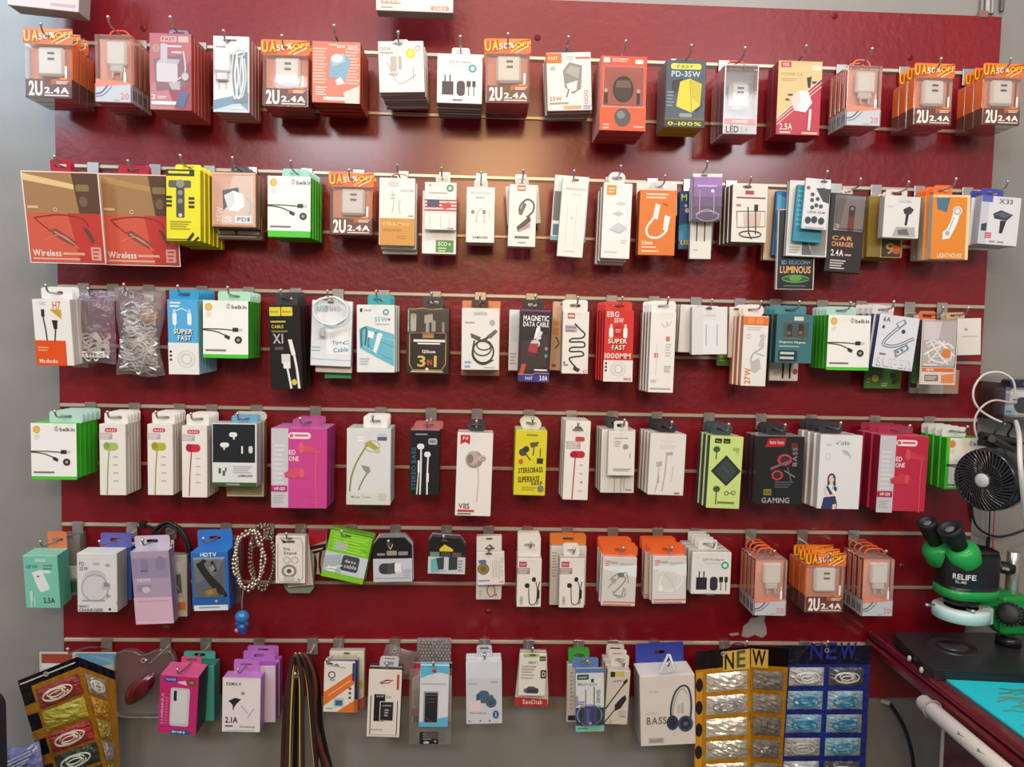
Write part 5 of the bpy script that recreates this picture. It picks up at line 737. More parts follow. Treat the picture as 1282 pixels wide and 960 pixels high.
# bead chains and blue pendant
def chain(px, py, d, rx, rz, turns, seed, label, col):
    o = at_px('bead_chain', px, py, d); k = mpp(d); mb = MB()
    pts = coil_path(0, 0, 0, rx*k, rz*k, turns, .12, seed, .003, 16); mb.tube(pts, .0006, '6c645c', 5)
    acc = 0; last = pts[0]
    for p in pts:
        acc += (p-last).length; last = p
        if acc > .0056: mb.ball(p, .0031, col, 8, 5); acc = 0
    mb.build('bead_string', CHROME, o); tag(o, label, 'bead chain'); return o
o = chain(312, 700, .1, 18, 36, 4, 4, 'silvery bead chain with blue pendant, beside the blue video-cable box', 'd8ccc0'); k = mpp(.1)
mb = MB(); p = rel(o, 303, 752, .1); q = rel(o, 303, 762, .1)
mb.tube(catmull([rel(o, 305, 735, .1), p, q], 4), .0012, 'c8c4c0', 6); mb.build('clasp', CHROME, o)
mb = MB(); c = rel(o, 303, 772, .1); mb.ball(c, (9*k, 8*k, 8.5*k), '2c78b8', 14, 8); mb.ball(c+Vector((0, 0, -15*k)), (6.5*k, 6*k, 8*k), '1c4c94', 14, 8); mb.tube([c+Vector((-8*k, 0, -9*k)), c+Vector((8*k, 0, -9*k))], .004, '245ca4', 8); mb.ball(c+Vector((-6*k, -.003, -17*k)), (3*k, 3*k, 3*k), 'c87890', 10, 6)
mb.build('pendant', GLOSS, o)
chain(329, 698, .08, 15, 40, 5, 8, 'tangled brown-silver bead chain behind the pendant chain', 'a08c7c')
note(4, 318, .105, 'bead chains')

# lanyards
for i, (x, c, c2, spread, d) in enumerate([(370, '3a2420', 'd8cc6c', 12, .125), (375, '2c1a1c', 'c8bc60', 18, .112), (380, '5a2c24', '6c3428', 22, .1), (383, '1c1418', '5a4c2c', 15, .088), (377, '4c2824', '74402c', 27, .076), (385, '18141a', '8c8048', 19, .064)]):
    o = at_px('lanyard', x, 824, d); mb = MB(); k = mpp(d)
    for off, cc in ((0, c), (.0046, c2)):
        L = [(-spread*.9*k+off, 0, -175*k), (-spread*.8*k+off, .001, -90*k), (-spread*.62*k+off, .0015, -30*k), (-spread*.3*k+off*.5, .001, -3*k), (0, 0, 4*k+off), (spread*.3*k-off*.5, -.001, -3*k), (spread*.7*k-off, -.0015, -32*k), (spread*(.75+.25*(i % 2))*k-off, -.001, -95*k), (spread*(.8+.6*(i % 3))*k-off, 0, -175*k)]
        mb.tube(catmull(L, 6), .0042 if off == 0 else .0013, cc, 8)
    mb.build('cord', RUBBER, o)
    tag(o, ['front lanyard of the hanging bundle, dark with yellow edge', 'dark yellow-edged lanyard second in the hanging bundle', 'brown lanyard third in the hanging bundle', 'near-black lanyard with olive edge, fourth in the bundle', 'wide rust-brown lanyard fifth in the hanging bundle', 'backmost black lanyard with olive edge in the bundle'][i], 'lanyard', 'lanyards hanging in a bundle')
note(5, 374, .13, 'lanyard bundle')

# red gadget in a clear shell
o = at_px('blister_pack', 184, 894, .06); k = mpp(.06)
mb = MB(); out = catmull([(-38*k, 0, 10*k), (-36*k, 0, 60*k), (-34*k, 0, 80*k), (-18*k, 0, 86*k), (0, 0, 80*k), (20*k, 0, 87*k), (36*k, 0, 80*k), (38*k, 0, 40*k), (36*k, 0, 6*k), (20*k, 0, 0), (-20*k, 0, 0), (-36*k, 0, 3*k)], 4, True)
mb.prism([(p.x, p.z) for p in out], -.012, .002, 'a8a4a0', smooth=True); mb.build('clear_shell', CLEAR, o)
mb = MB(); mb.tube([(p.x, -.012, p.z) for p in out], .0022, 'b8b4b4', 6, closed=True); mb.build('shell_rim', CLEAR, o)
mb = MB(); mb.tube(catmull([(-22*k, -.004, 16*k), (-12*k, -.005, 30*k), (2*k, -.005, 44*k), (12*k, -.004, 56*k)], 5), [.006+.014*math.sin(PI*i/15) for i in range(16)], '5c1018', 14); mb.build('earphone_case', GLOSS, o)
grommet(o, (0, -.013, 74*k)); tag(o, 'clear rounded shell with a dark red gadget inside, beside the gold sachets', 'blister pack'); note(5, 186, .075, 'clear shell')
o = at_px('hang_hook_card', 98, 838, .045); k = mpp(.045)
mb = MB(); mb.box(-48*k, 0, -60*k, 47*k, .004, 22*k, 'c8c4c0', b=.0008); draw(mb, 'r 2 2 40 14 a04838;q 6ca4c4 44 1 93 1 93 14 60 20;q 88b8d0 60 3 93 8 93 16;r 2 14 44 20 d8dcdc', lambda u, v, l: ((u-47)*k, -l, (22-v)*k)); mb.build('printed_card', CARD, o)
o.name = 'photo_card'; grommet(o, (0, -.001, 18*k)); tag(o, 'red-and-sky-blue card behind the folded gold sachet strip', 'card')

# strips of foil sachets
def sachets(name, label, panels, border, header=None, tint='c8c4bc', hcol='1a1616'):
    o = empty(name, loc=panels[0]['q'][0]); base = o.location.copy(); rnd = random.Random(len(label))
    for pi, pn in enumerate(panels):
        A, B, Cc, D = [Vector(p)-base for p in pn['q']]     # top left, top right, bottom right, bottom left
        nrm = (B-A).cross(D-A).normalized()
        if nrm.y > 0: nrm = -nrm
        S = lambda u, v: (A*(1-u)+B*u)*(1-v)+(D*(1-u)+Cc*u)*v
        nx, ny = 16, 40; mb = MB()
        vs = [S(i/nx, j/ny)+nrm*(.0012*math.sin(i*1.9+pi)*math.sin(j*.9)+rnd.uniform(-.0006, .0006)) for j in range(ny+1) for i in range(nx+1)]
        fs = []; cs = []
        for j in range(ny):
            for i in range(nx):
                fs.append((j*(nx+1)+i, j*(nx+1)+i+1, (j+1)*(nx+1)+i+1, (j+1)*(nx+1)+i)); u, v = (i+.5)/nx, (j+.5)/ny
                cs.append(hcol if v < pn.get('head', 0) else pn['edge'] if (u < pn.get('tri', 0) and (v*pn['n']) % 1 > .35) else border)
        mb.add(vs, fs, cs, True); mb.build('foil_backing', FOIL if border != '1c2c84' else FILM, o)
        for (u0, v0, u1, v1, col, cc) in pn['cells']:
            m2 = MB(); n = 10; q = []
            for j in range(n+1):
                for i in range(n+1):
                    a, b = i/n, j/n; bul = max(0, math.sin(PI*a)*math.sin(PI*b))**.6
                    q.append(S(u0+(u1-u0)*a, v0+(v1-v0)*b)+nrm*(.0016+.007*bul+rnd.uniform(-.0024, .0024)*(.2+bul)))
            m2.add(q, [(j*(n+1)+i, j*(n+1)+i+1, (j+1)*(n+1)+i+1, (j+1)*(n+1)+i) for j in range(n) for i in range(n)], col, False)
            po = m2.build('sachet', pn.get('mat', FOIL), o)
            if cc:
                m3 = MB(); path = []
                for i in range(46):
                    a = i*.55+rnd.uniform(-.1, .1); rr = .62+.3*math.sin(i*.35)
                    uu, vv = .5+.38*rr*math.cos(a), .5+.34*rr*math.sin(a)
                    path.append(S(u0+(u1-u0)*uu, v0+(v1-v0)*vv)+nrm*(.0052+.004*math.sin(PI*uu)*math.sin(PI*vv)))
                m3.tube(catmull(path, 2), .0015, cc, 5); m3.build('cable', GLOSS, po)
        if pn.get('art'):
            m4 = MB(); draw(m4, pn['art'], lambda u, v, l: S(u/100, v/100)+nrm*(.003+l)); m4.build('header_print', GLOSS, o)
    q = panels[0]['q']; p = (Vector(q[0])+Vector(q[1]))*.5-base; grommet(o, (p.x, p.y-.004, p.z-.008))
    return tag(o, label, 'sachet strip')
def grid(rows, cols, v0, v1, u0, u1, cols_c, gap=.012):
    out = []
    for j in range(rows):
        for i in range(cols):
            a = u0+(u1-u0)*i/cols+gap*2; b = u0+(u1-u0)*(i+1)/cols-gap*2; c = v0+(v1-v0)*j/rows+gap; d = v0+(v1-v0)*(j+1)/rows-gap
            out.append((a, c, b, d, *cols_c[(j*cols+i) % len(cols_c)]))
    return out
NEWA = lambda c, bg: f'q {bg} 0 -1 100 -6 100 13 0 13;T 38 -4.6 58 9.4 {c} N;T 62 -5.2 78 8.8 {c} E;T 81 -6 104 8.4 {c} W'
sachets('sachet_strip', 'gold foil sachet strip headed NEW, near the desk', [
    dict(q=[U(871, 816, .1), U(939, 808, .112), U(939, 1040, .1), U(868, 1040, .09)], n=7, edge='2a2118', tri=0, head=.1, mat=FOIL, cells=grid(7, 1, .115, .98, .18, .97, [('e4dcd0', None), ('dcd4c8', '8c8c90'), ('e8e0d0', None), ('c8c4b4', None)]), art='r 50 1.2 99 11.8 d8b050;T 53 2 70 11 1a1410 N;T 75 1.6 91 10.6 4c5c38 E;r 1 11 13 100 d89820;'+';'.join(f'e 7 {18+12.36*i:.1f} 6.5 3.8 1c1614' for i in range(7))),
    dict(q=[U(939, 808, .112), U(988, 812, .085), U(974, 1040, .078), U(939, 1040, .1)], n=7, edge='2a2118', tri=0, head=.1, mat=FOIL, cells=grid(7, 1, .115, .98, .04, .9, [('9c968c', None), ('aca498', None), ('8c8880', None)]), art='r 0 1.2 44 11 d8b050;T 3 1.6 38 10 1a1410 W')], 'e0a020')
note(5, 930, .115, 'gold sachet strip', 806)
sachets('sachet_strip', 'dark blue sachet strip headed NEW, beside the desk edge', [
    dict(q=[U(978, 808, .052), U(1090, 808, .06), U(1080, 1040, .06), U(962, 1040, .045)], n=7, edge='141c50', tri=.06, head=.1, mat=FILM, cells=grid(7, 2, .1, .98, .08, .96, [('b4b8bc', 'dcdcda'), ('4c5054', 'd0d0cc'), ('88acc0', '2c84b8'), ('8ca8b4', '2c84b4'), ('7ca4bc', '2c84b8'), ('88a4b0', '2c84b4'), ('a4a8a8', 'b8b8b4'), ('88acb8', '3c94bc')], .014), art='T 32 -2 46 7 26348c N;T 50 -2 62 7 26348c E;T 65 -2 84 7 26348c W')], '1c2c84', hcol='10142c')
note(5, 1030, .09, 'blue sachet strip', 806)
COL6 = [('8c2c30', 'd8ccb8'), ('a89c34', None), ('982c2c', 'd0c8b4'), ('2c342c', 'c8ccc0'), ('34383c', 'c4ccd0')]
sachets('sachet_strip', 'gold-edged sachet strip folded open, bottom row far end', [
    dict(q=[U(22, 852, .12), U(97, 822, .13), U(140, 985, .12), U(66, 1010, .11)], n=5, edge='1c1a20', tri=.2, head=.08, mat=FILM, cells=grid(5, 1, .1, .97, .22, .97, COL6), art='l c8c4b4 1 4 3 96 3'),
    dict(q=[U(97, 822, .13), U(144, 840, .085), U(152, 985, .075), U(140, 985, .12)], n=5, edge='1c1a20', tri=0, head=.08, mat=FILM, cells=grid(5, 1, .1, .97, .06, .7, [('948c80', 'd0d0c8'), ('b08430', None), ('9c8440', None), ('8c8c88', None), ('8c7c2c', None)]))], 'c08424', hcol='181824')
note(5, 93, .13, 'folded sachet strip', 815)
o = at_px('plastic_bag', 38, 975, .14); k = mpp(.14)
m1 = pillow(44*k, 44*k, .03, 12, 12, '6c70a4', .006, seed=4); draw(m1, 'l dcdce4 1.6 2 12 40 4;l dcdce4 1.6 2 16 40 8;l dcdce4 1.6 4 20 36 13;l dcdce4 1.6 6 24 30 17;l dcdce4 1.6 8 28 26 21', lambda u, v, l: ((u-22)*k, -.017-l, (44-v)*k)); m1.build('bag_film', FILM, o, Matrix.Rotation(-.25, 4, 'Y'))
grommet(o, (0, -.004, 40*k)); tag(o, 'blue-violet bag with white stripes below the folded sachets', 'bag')

# battery row extras: empty clear sleeve, bubble wrap, loose flex part
o = at_px('plastic_sleeve', 494, 846, .07); k = mpp(.07)
pillow(42*k, 38*k, .012, 10, 10, 'c8ccd0', .003, seed=6).build('bag_film', BAG, o, Matrix.Rotation(.25, 4, 'Y')); grommet(o, (0, -.004, 34*k)); tag(o, 'empty clear sleeve behind the white battery box', 'plastic bag')
o = at_px('bubble_wrap', 543, 829, .05); k = mpp(.05); mb = MB(); mb.box(-22*k, 0, -20*k, 22*k, .002, 32*k, 'b4b0b4', b=.0008)
for j in range(12):
    for i in range(10): mb.ball((-19*k+4.2*k*i+2*k*(j % 2)*.8, 0, -17*k+4.2*k*j), (1.9*k, .0035, 1.9*k), 'c4c0c4', 8, 5)
mb.build('bubble_sheet', MILKY, o); grommet(o, (0, -.005, 28*k)); tag(o, 'square of bubble wrap hung over the bottom rail', 'bubble wrap')
o = at_px('phone_part_bag', 538, 932, .09); k = mpp(.09)
pillow(54*k, 100*k, .008, 10, 16, 'c8c8c4', .002, seed=8).build('bag_film', BAG, o)
mb = MB(); mb.box(-13*k, -.0015, 1*k, 11*k, .0015, 17*k, '1c1c24', b=.0006); draw(mb, 'm 8c8c94 4 2 18 10 3;R 5 12 12 15 1 c8c8cc;r 14 3 20 8 4c4c58;e 20 12 1.6 1.6 b8a45c', lambda u, v, l: ((u-13)*k, -.0016-l, (17-v)*k)); mb.build('flex_board', GLOSS, o)
grommet(o, (0, -.003, 94*k)); tag(o, 'clear bag with a small black circuit board, below the battery pouch', 'parts bag')

# ================================================================== hooks
HK = 0
for row, x, z, d, look in HOOKS:
    HK += 1
    o = empty('display_hook', loc=(x, 0, ZR[row])); zz = z-ZR[row]; tip = d+.022
    mb = MB(); mb.box(-.011, -.0085, -.026, .011, -.0068, .0075, 'c8c4c0', b=.0006); mb.box(-.009, -.0068, .002, .009, -.001, .0065, 'a8a4a0'); mb.build('bracket', CHROME, o)
    mb = MB(); zw = min(-.012, zz+.002) if zz < -.012 else zz
    mb.tube(catmull([(0, -.0085, -.016), (0, -.02, -.0155+(zz+.0155)*.12), (0, -d*.6, -.0155+(zz+.0155)*.7), (0, -d-.003, zz+.0006), (0, -tip+.006, zz+.003), (0, -tip, zz+.012)], 4), .0017, 'b4acaa', 8); mb.build('wire', CHROME, o)
    mb = MB(); mb.ball((0, -tip, zz+.0135), .0031, 'd0c8c4', 10, 6); mb.build('end_knob', CHROME, o)
    tag(o, f'chromed wire hook holding the {look}, {ROWN[row]} row', 'hook', 'wire display hooks')
# give every hook a label of its own
seen = {}
for o in bpy.data.objects:
    if o.name.startswith('display_hook'): seen.setdefault(o['label'], []).append(o)
for lab, L in seen.items():
    if len(L) > 1:
        L.sort(key=lambda q: q.location.x)
        for i, q in enumerate(L): q['label'] = lab.replace('chromed wire hook', f'{NTH[i+1]} chromed wire hook')

# ================================================================== the setting
def structure(o): o['kind'] = 'structure'; return o
def noisy(name, col, col2, rough, scale, bump, bscale, coat=0., cr=.1, spec=.5):
    m, nt, out = newmat(name); tc = nt.nodes.new('ShaderNodeTexCoord')
    n1 = nt.nodes.new('ShaderNodeTexNoise'); n1.inputs['Scale'].default_value = scale; n1.inputs['Detail'].default_value = 5
    rp = nt.nodes.new('ShaderNodeValToRGB'); rp.color_ramp.elements[0].position = .35; rp.color_ramp.elements[1].position = .7
    rp.color_ramp.elements[0].color = lin(col); rp.color_ramp.elements[1].color = lin(col2)
    n2 = nt.nodes.new('ShaderNodeTexNoise'); n2.inputs['Scale'].default_value = bscale; n2.inputs['Detail'].default_value = 6
    b = nt.nodes.new('ShaderNodeBump'); b.inputs['Strength'].default_value = bump; b.inputs['Distance'].default_value = .004
    p = nt.nodes.new('ShaderNodeBsdfPrincipled'); p.inputs['Roughness'].default_value = rough; p.inputs['Coat Weight'].default_value = coat; p.inputs['Coat Roughness'].default_value = cr
    p.inputs['Specular IOR Level'].default_value = spec
    for a, c in ((tc.outputs['Object'], n1.inputs['Vector']), (tc.outputs['Object'], n2.inputs['Vector']), (n1.outputs['Fac'], rp.inputs['Fac']), (rp.outputs['Color'], p.inputs['Base Color']), (n2.outputs['Fac'], b.inputs['Height']), (b.outputs['Normal'], p.inputs['Normal']), (p.outputs[0], out.inputs[0])): nt.links.new(a, c)
    return m
LACQ = noisy('red_lacquer_board', '7e0c1b', '8a0f20', .4, 6, .4, 60, coat=.6, cr=.18, spec=.35)
WALLM = noisy('grey_wall_paint', '8c8a88', '989591', .4, 3, .12, 40, coat=.6, cr=.3)
WOODR = noisy('red_varnished_desk', '560c18', '6c1422', .3, 5, .2, 30, coat=.4, cr=.12)
ROOMM = noisy('pale_wall_paint', 'c8c6c2', 'd0ceca', .6, 3, .1, 30)
FLOORM = noisy('floor_tile', '6c6660', '78726a', .4, 2, .1, 8)
CEILM = noisy('ceiling_paint', 'd8d4ce', 'e0dcd6', .7, 2, .1, 8)
ALU = ink_mat('anodised_rail', .32, metal=.3)
def slab(name, x0, y0, z0, x1, y1, z1, m, col='ffffff'):
    mb = MB(); mb.box(x0, y0, z0, x1, y1, z1, col); return structure(mb.build(name, m))
slab('wall_back', -2.3, .018, 0, 2.3, .12, 2.8, WALLM)
slab('wall_left', -2.4, -4.2, 0, -2.3, .12, 2.8, ROOMM); slab('wall_right', 2.3, -4.2, 0, 2.4, .12, 2.8, ROOMM); slab('wall_front', -2.4, -4.3, 0, 2.4, -4.2, 2.8, ROOMM)
slab('floor', -2.4, -4.3, -.1, 2.4, .12, 0, FLOORM); slab('ceiling', -2.4, -4.3, 2.8, 2.4, .12, 2.9, CEILM)
BX0, BX1, BZ1 = -.8395, 1.0295, U(1000, 11).z
# the board is a row of boards held apart by rails and strips
edges = [BZ1]
for z in ZR: edges += [z, z-.115]
edges[-1] = U(700, 872).z
nb = 0
for i in range(len(edges)-1):
    nb += 1; slab(f'wall_panel_{nb}', BX0, 0, edges[i+1]+.0008, BX1, .0175, edges[i]-.0008, LACQ)
for i, z in enumerate(ZR):
    mb = MB(); mb.box(BX0+.002, -.0045, z-.003, BX1-.002, .004, z+.004, 'd4c4b0', b=.001); mb.box(BX0+.002, -.0015, z-.0055, BX1-.002, .003, z-.003, '5c4c48')
    mb.build(f'trim_{i+1}', ALU)['kind'] = 'structure'
    if i < 5:
        mb = MB(); mb.box(BX0+.002, -.0035, z-.115-.0033, BX1-.002, .004, z-.115+.0033, 'c4ac98', b=.001); mb.build(f'trim_{i+7}', ALU)['kind'] = 'structure'
# chipped lacquer and screws in the board
o = empty('board_chip', loc=U(945, 785)); mb = MB(); k = mpp(0)
mb.prism([(x*k, z*k) for x, z in [(-17, -12), (-15, 2), (-9, 6), (-6, 12), (2, 13), (8, 16), (13, 15), (12, 8), (15, 0), (16, -9), (10, -14), (0, -10), (-8, -14)]], -.0006, .0004, 'a8a4a4'); mb.prism([(x*k, z*k) for x, z in [(-34, -9), (-22, -7), (-20, -10), (-30, -12)]], -.0006, .0004, 'a89c9c'); q = mb.build('bare_patch', CARD, o)
o['kind'] = 'structure'; o.name = 'wall_panel_chip'; o['label'] = 'grey chip where the red lacquer has peeled, above the gold sachets'
for px, py, w in [(180, 35, 'between the first and third chargers of the top row'), (673, 47, 'above the ninth and tenth chargers of the top row'), (612, 765, 'below the coin-disc card'), (1045, 20, 'at the upper board edge'), (1139, 72, 'between the last two orange chargers'), (1128, 708, 'beside the last plug charger of the fifth row')]:
    o = empty('screw', loc=U(px, py)); mb = MB(); mb.lathe([(.0001, .004), (.004, .0035), (.0062, .001), (.0066, -.0005)], Mz((0, 0, 0), (0, -1, 0)), '8c2434', 14); q = mb.build('screw_head', PLASTIC, o)
    mb = MB(); mb.box(-.004, -.0046, -.0006, .004, -.0036, .0006, '3c141c'); mb.box(-.0006, -.0046, -.004, .0006, -.0036, .004, '3c141c'); mb.build('cross_slot', PLASTIC, o)
    tag(o, f'red-painted screw {w}', 'screw')

# ================================================================== desk
ZD = U(1100, 788).z
e0 = onz(1086, 787, ZD); e1 = onz(1282, 946, ZD); DX = (e0.x+e1.x)/2
o = empty('work_desk', loc=(DX+.5, -.4, 0)); dm = Matrix.Translation(-o.location)
mb = MB(); mb.box(DX+.006, -1.0, ZD-.03, 2.2, -.012, ZD, 'ffffff', b=.003); mb.xform(dm).build('tabletop', WOODR, o)
mb = MB()
mb.tube([(DX+.006, -1.0, ZD-.006), (DX+.006, -.012, ZD-.006)], .008, 'ffffff', 12); mb.box(DX-.006, -1.0, ZD-.034, DX+.008, -.012, ZD-.014, 'ffffff', b=.004)
mb.xform(dm).build('edge_moulding', WOODR, o)
px_ = onz(1153, 900, .45)
mb = MB(); mb.box(DX+.055, -1.0, .0, DX+.075, -.2, ZD-.045, 'ffffff', b=.001); mb.xform(dm).build('side_panel', WOODR, o)
mb = MB(); mb.box(DX+.053, -.2, .0, DX+.077, -.192, ZD-.05, 'c8c0b8', b=.001); mb.xform(dm).build('edge_strip', PLASTIC, o)
mb = MB(); mb.box(2.1, -1.0, 0, 2.13, -.05, ZD-.031, 'ffffff', b=.001); mb.xform(dm).build('side_panel', WOODR, o)
tag(o, 'dark red varnished workbench under the green microscope', 'desk')
# white tube slung under the desk edge
best = min((abs(onz(1155, 878, ZD-.03-.002*i).x-onz(1252, 961, ZD-.03-.002*i).x), ZD-.03-.002*i) for i in range(60))[1]
p0 = onz(1155, 878, best); p1 = onz(1252, 961, best); p1 = p0+(p1-p0)*1.6; print('TUBE', DX, best-ZD, p0, p1)
o = empty('tube_lamp', loc=p0); mb = MB(); v = p1-p0; mb.lathe([(.0001, 0), (.0115, .0), (.0135, .003), (.0135, v.length-.003), (.0115, v.length), (.0001, v.length)], Mz((0, 0, 0), v), 'd8d2cc', 20); mb.build('tube', PLASTIC, o)
mb = MB(); n = v.normalized(); 
for s in (.11, .16):
    mb = MB(); mb.tube([n*s+Vector((-.0085, -.004, .0085)), n*(s+.012)+Vector((-.011, -.003, .0085))], .0008, '3a3634', 5); mb.tube([n*(s+.008)+Vector((-.012, -.003, .006)), n*(s+.024)+Vector((-.0095, -.003, .0085))], .0008, '3a3634', 5); mb.build('pen_mark', PLASTIC, o)
mb = MB(); mb.tube([(.016*math.cos(a*PI/8), -.03, .016*math.sin(a*PI/8)) for a in range(16)], .0015, '9c9490', 6, closed=True); mb.build('hanging_clip', PLASTIC, o)
tag(o, 'white tube slung along the underside of the desk edge', 'tube lamp')
# dark cable and plug on the wall below the desk
o = at_px('wall_cable', 1110, 878, -.005); mb = MB(); mb.tube(catmull([rel(o, 1112, 879, -.005), rel(o, 1122, 892, 0), rel(o, 1134, 915, 0), rel(o, 1142, 945, .0), rel(o, 1146, 985, .0)], 5), .004, '1c1c20', 8); mb.build('cable', RUBBER, o)
mb = MB(); mb.tube([rel(o, 1102, 877, -.005), rel(o, 1113, 880, -.003)], .005, 'c8c4c0', 10); mb.build('plug', PLASTIC, o); tag(o, 'dark cable with a pale plug on the wall under the desk', 'cable')

# silicone mat
def flat(pts, z0, z1, col, mb):      # polygon in x,y pushed along z
    n = len(pts); vs = [(x, y, z1) for x, y in pts]+[(x, y, z0) for x, y in pts]
    mb.add(vs, [tuple(range(n)), tuple(range(2*n-1, n-1, -1))]+[(i, n+i, n+(i+1) % n, (i+1) % n) for i in range(n)], col)
q0 = onz(1170, 842, ZD); q1 = onz(1300, 954, ZD)
yb_ = min(onz(1163, 838, ZD+.02).y, onz(1330, 846, ZD+.02).y)-.002
o = empty('repair_mat', loc=(q0.x+.2, q0.y-.1, ZD)); mb = MB(); lx, ly = o.location.x, o.location.y
fl, fr = onz(1163, 838, ZD+.02), onz(1330, 846, ZD+.02)
edge = lambda x: fl.y+(fr.y-fl.y)*(x-fl.x)/(fr.x-fl.x)-.0015
flat([(q0.x-lx, edge(q0.x)-ly), (q0.x+.008-lx, -.95-ly), (q0.x+.5-lx, -.95-ly), (q0.x+.5-lx, edge(q0.x+.5)-ly)], .0008, .004, '24ccdc', mb); mb.build('mat', RUBBER, o)
mb = MB(); rnd = random.Random(5)
for i in range(60):
    x = q0.x-lx+rnd.uniform(.02, .16); y = yb_-ly-rnd.uniform(.012, .2); pts = []
    for j in range(9): pts.append((x+.012*j, y+.006*math.sin(j*.8+i)+.001*j))
    w = rnd.uniform(.001, .003); n = len(pts)
    mb.add([(a, b-w, .0041+.00002*i) for a, b in pts]+[(a, b+w, .0041+.00002*i) for a, b in pts], [(j, j+1, n+j+1, n+j) for j in range(n-1)], rnd.choice(['3ca4a4', '5c9c8c', '2cb4c4', '6c9880', '4cacb0']))
mb.build('mat_print', RUBBER, o)
tag(o, 'turquoise repair mat lying on the red desk', 'mat')

# ================================================================== stereo microscope
ZB = ZD+.02
o = empty('stereo_microscope', loc=onz(1262, 806, ZB)); L0 = o.location.copy()
bp = [onz(1114, 790, ZB), onz(1163, 838, ZB), onz(1330, 846, ZB), onz(1330, 793, ZB)]; bp = [(p.x-L0.x, p.y-L0.y) for p in bp]
def roundpoly(P, r, k=5):
    out = []; n = len(P)
    for i in range(n):
        p = Vector(P[i]); a = (Vector(P[i-1])-p).normalized(); b = (Vector(P[(i+1) % n])-p).normalized()
        s = p+a*r; e = p+b*r
        for j in range(k+1):
            t = j/k; out.append(tuple(s*(1-t)**2+p*2*t*(1-t)+e*t*t))
    return out
mb = MB(); flat(roundpoly(bp, .03), ZD+.001-L0.z, -.002, '1c1c20', mb); flat(roundpoly([(x*.99, y*.99) for x, y in bp], .028), -.002, 0, '2a2a2e', mb); mb.build('base_plate', PLASTIC, o)
sc_ = onz(1193, 809, ZB)-L0
mb = MB(); mb.lathe([(.046, .0), (.046, .0015), (.041, .0022), (.039, .0008), (.0001, .0008)], Matrix.Translation(sc_), '2c2c30', 36); mb.lathe([(.026, .0009), (.026, .0018), (.0001, .0019)], Matrix.Translation(sc_), '3a3a3e', 32); mb.build('stage_plate', PLASTIC, o)
mb = MB()
for px, py in ((1143, 815), (1158, 829)):
    p = onz(px, py, ZB)-L0; mb = MB(); mb.ball((p.x-.012, p.y-.01, -.01), (.004, .004, .006), 'b8b4b4', 8, 5); mb.build('base_screw', PLASTIC, o)
mb = MB(); mb.lathe([(.0001, .018), (.013, .018), (.0215, .016), (.0225, .0), (.0001, 0)], Matrix(), '1a1a1c', 28); mb.build('pillar_collar', PLASTIC, o)
dp = -L0.y; ztop = U(1262, 690, dp).z-L0.z
mb = MB(); mb.lathe([(.0001, .012), (.0115, .012), (.0115, ztop-.001), (.0105, ztop), (.0001, ztop)], Matrix(), 'c0bcb8', 24); mb.build('pillar', CHROME, o)
k = mpp(dp); Q = lambda px, py, dd=0.: U(px, py, dp+dd)-L0
def plate(mb, pts, d0, d1, col, front=None, bev=0):   # outline in the plane of the wall, given real thickness
    p = [Q(x, y) for x, y in pts]; mb.prism([(q.x, q.z) for q in p], -d1, -d0, col, front)
def rod(mb, a, b, prof, col, seg=24, cols=None):
    v = b-a; mb.lathe([(r, h*v.length) for r, h in prof], Mz(a, v), col, seg, cols)
# focus carrier with arm
mb = MB(); c = Q(1264, 758); mb.box(-.034, -.028, c.z-.05, .022, .022, c.z+.026, '1c8c3c', b=.006); mb.build('focus_block', PLASTIC, o)
mb = MB(); plate(mb, [(1208, 741), (1254, 736), (1262, 742), (1258, 754), (1238, 754), (1210, 757)], -.014, .02, '1c8c3c'); mb.build('arm', PLASTIC, o)
mb = MB(); plate(mb, [(1234, 752), (1256, 752), (1262, 782), (1246, 790), (1236, 776)], -.01, .014, '1f9440'); mb.build('arm_web', PLASTIC, o)
for px, py, dd, r in ((1262, 768, .042, .021), (1281, 772, .036, .016)):
    n = 20; a = Q(px, py, dd); b = Q(px+4, py+1, dd-.022); mb = MB(); rod(mb, a, b, [(.0001, 0), (r*.7, 0), (r*.92, .1), (r, .3), (r, 1), (.0001, 1)], '1c1c1e', 28)
    M = Mz(a, b-a); ln = (b-a).length
    for i in range(n): t = 2*PI*i/n; mb.tube([M @ Vector((r*math.cos(t), r*math.sin(t), ln*.2)), M @ Vector((r*math.cos(t), r*math.sin(t), ln))], .0018, '2a2a2c', 5)
    mb.build('focus_knob', RUBBER, o)
mb = MB(); a = Q(1246, 708, .0); rod(mb, a, a+Vector((.03, -.012, -.004)), [(.0001, 0), (.011, 0), (.012, .5), (.009, 1), (.0001, 1)], '1a1a1e', 18); mb.tube([a+Vector((0, -.012, .0)), a+Vector((.014, -.02, -.002))], .003, 'a8a4a0', 8); mb.build('zoom_knob', RUBBER, o)
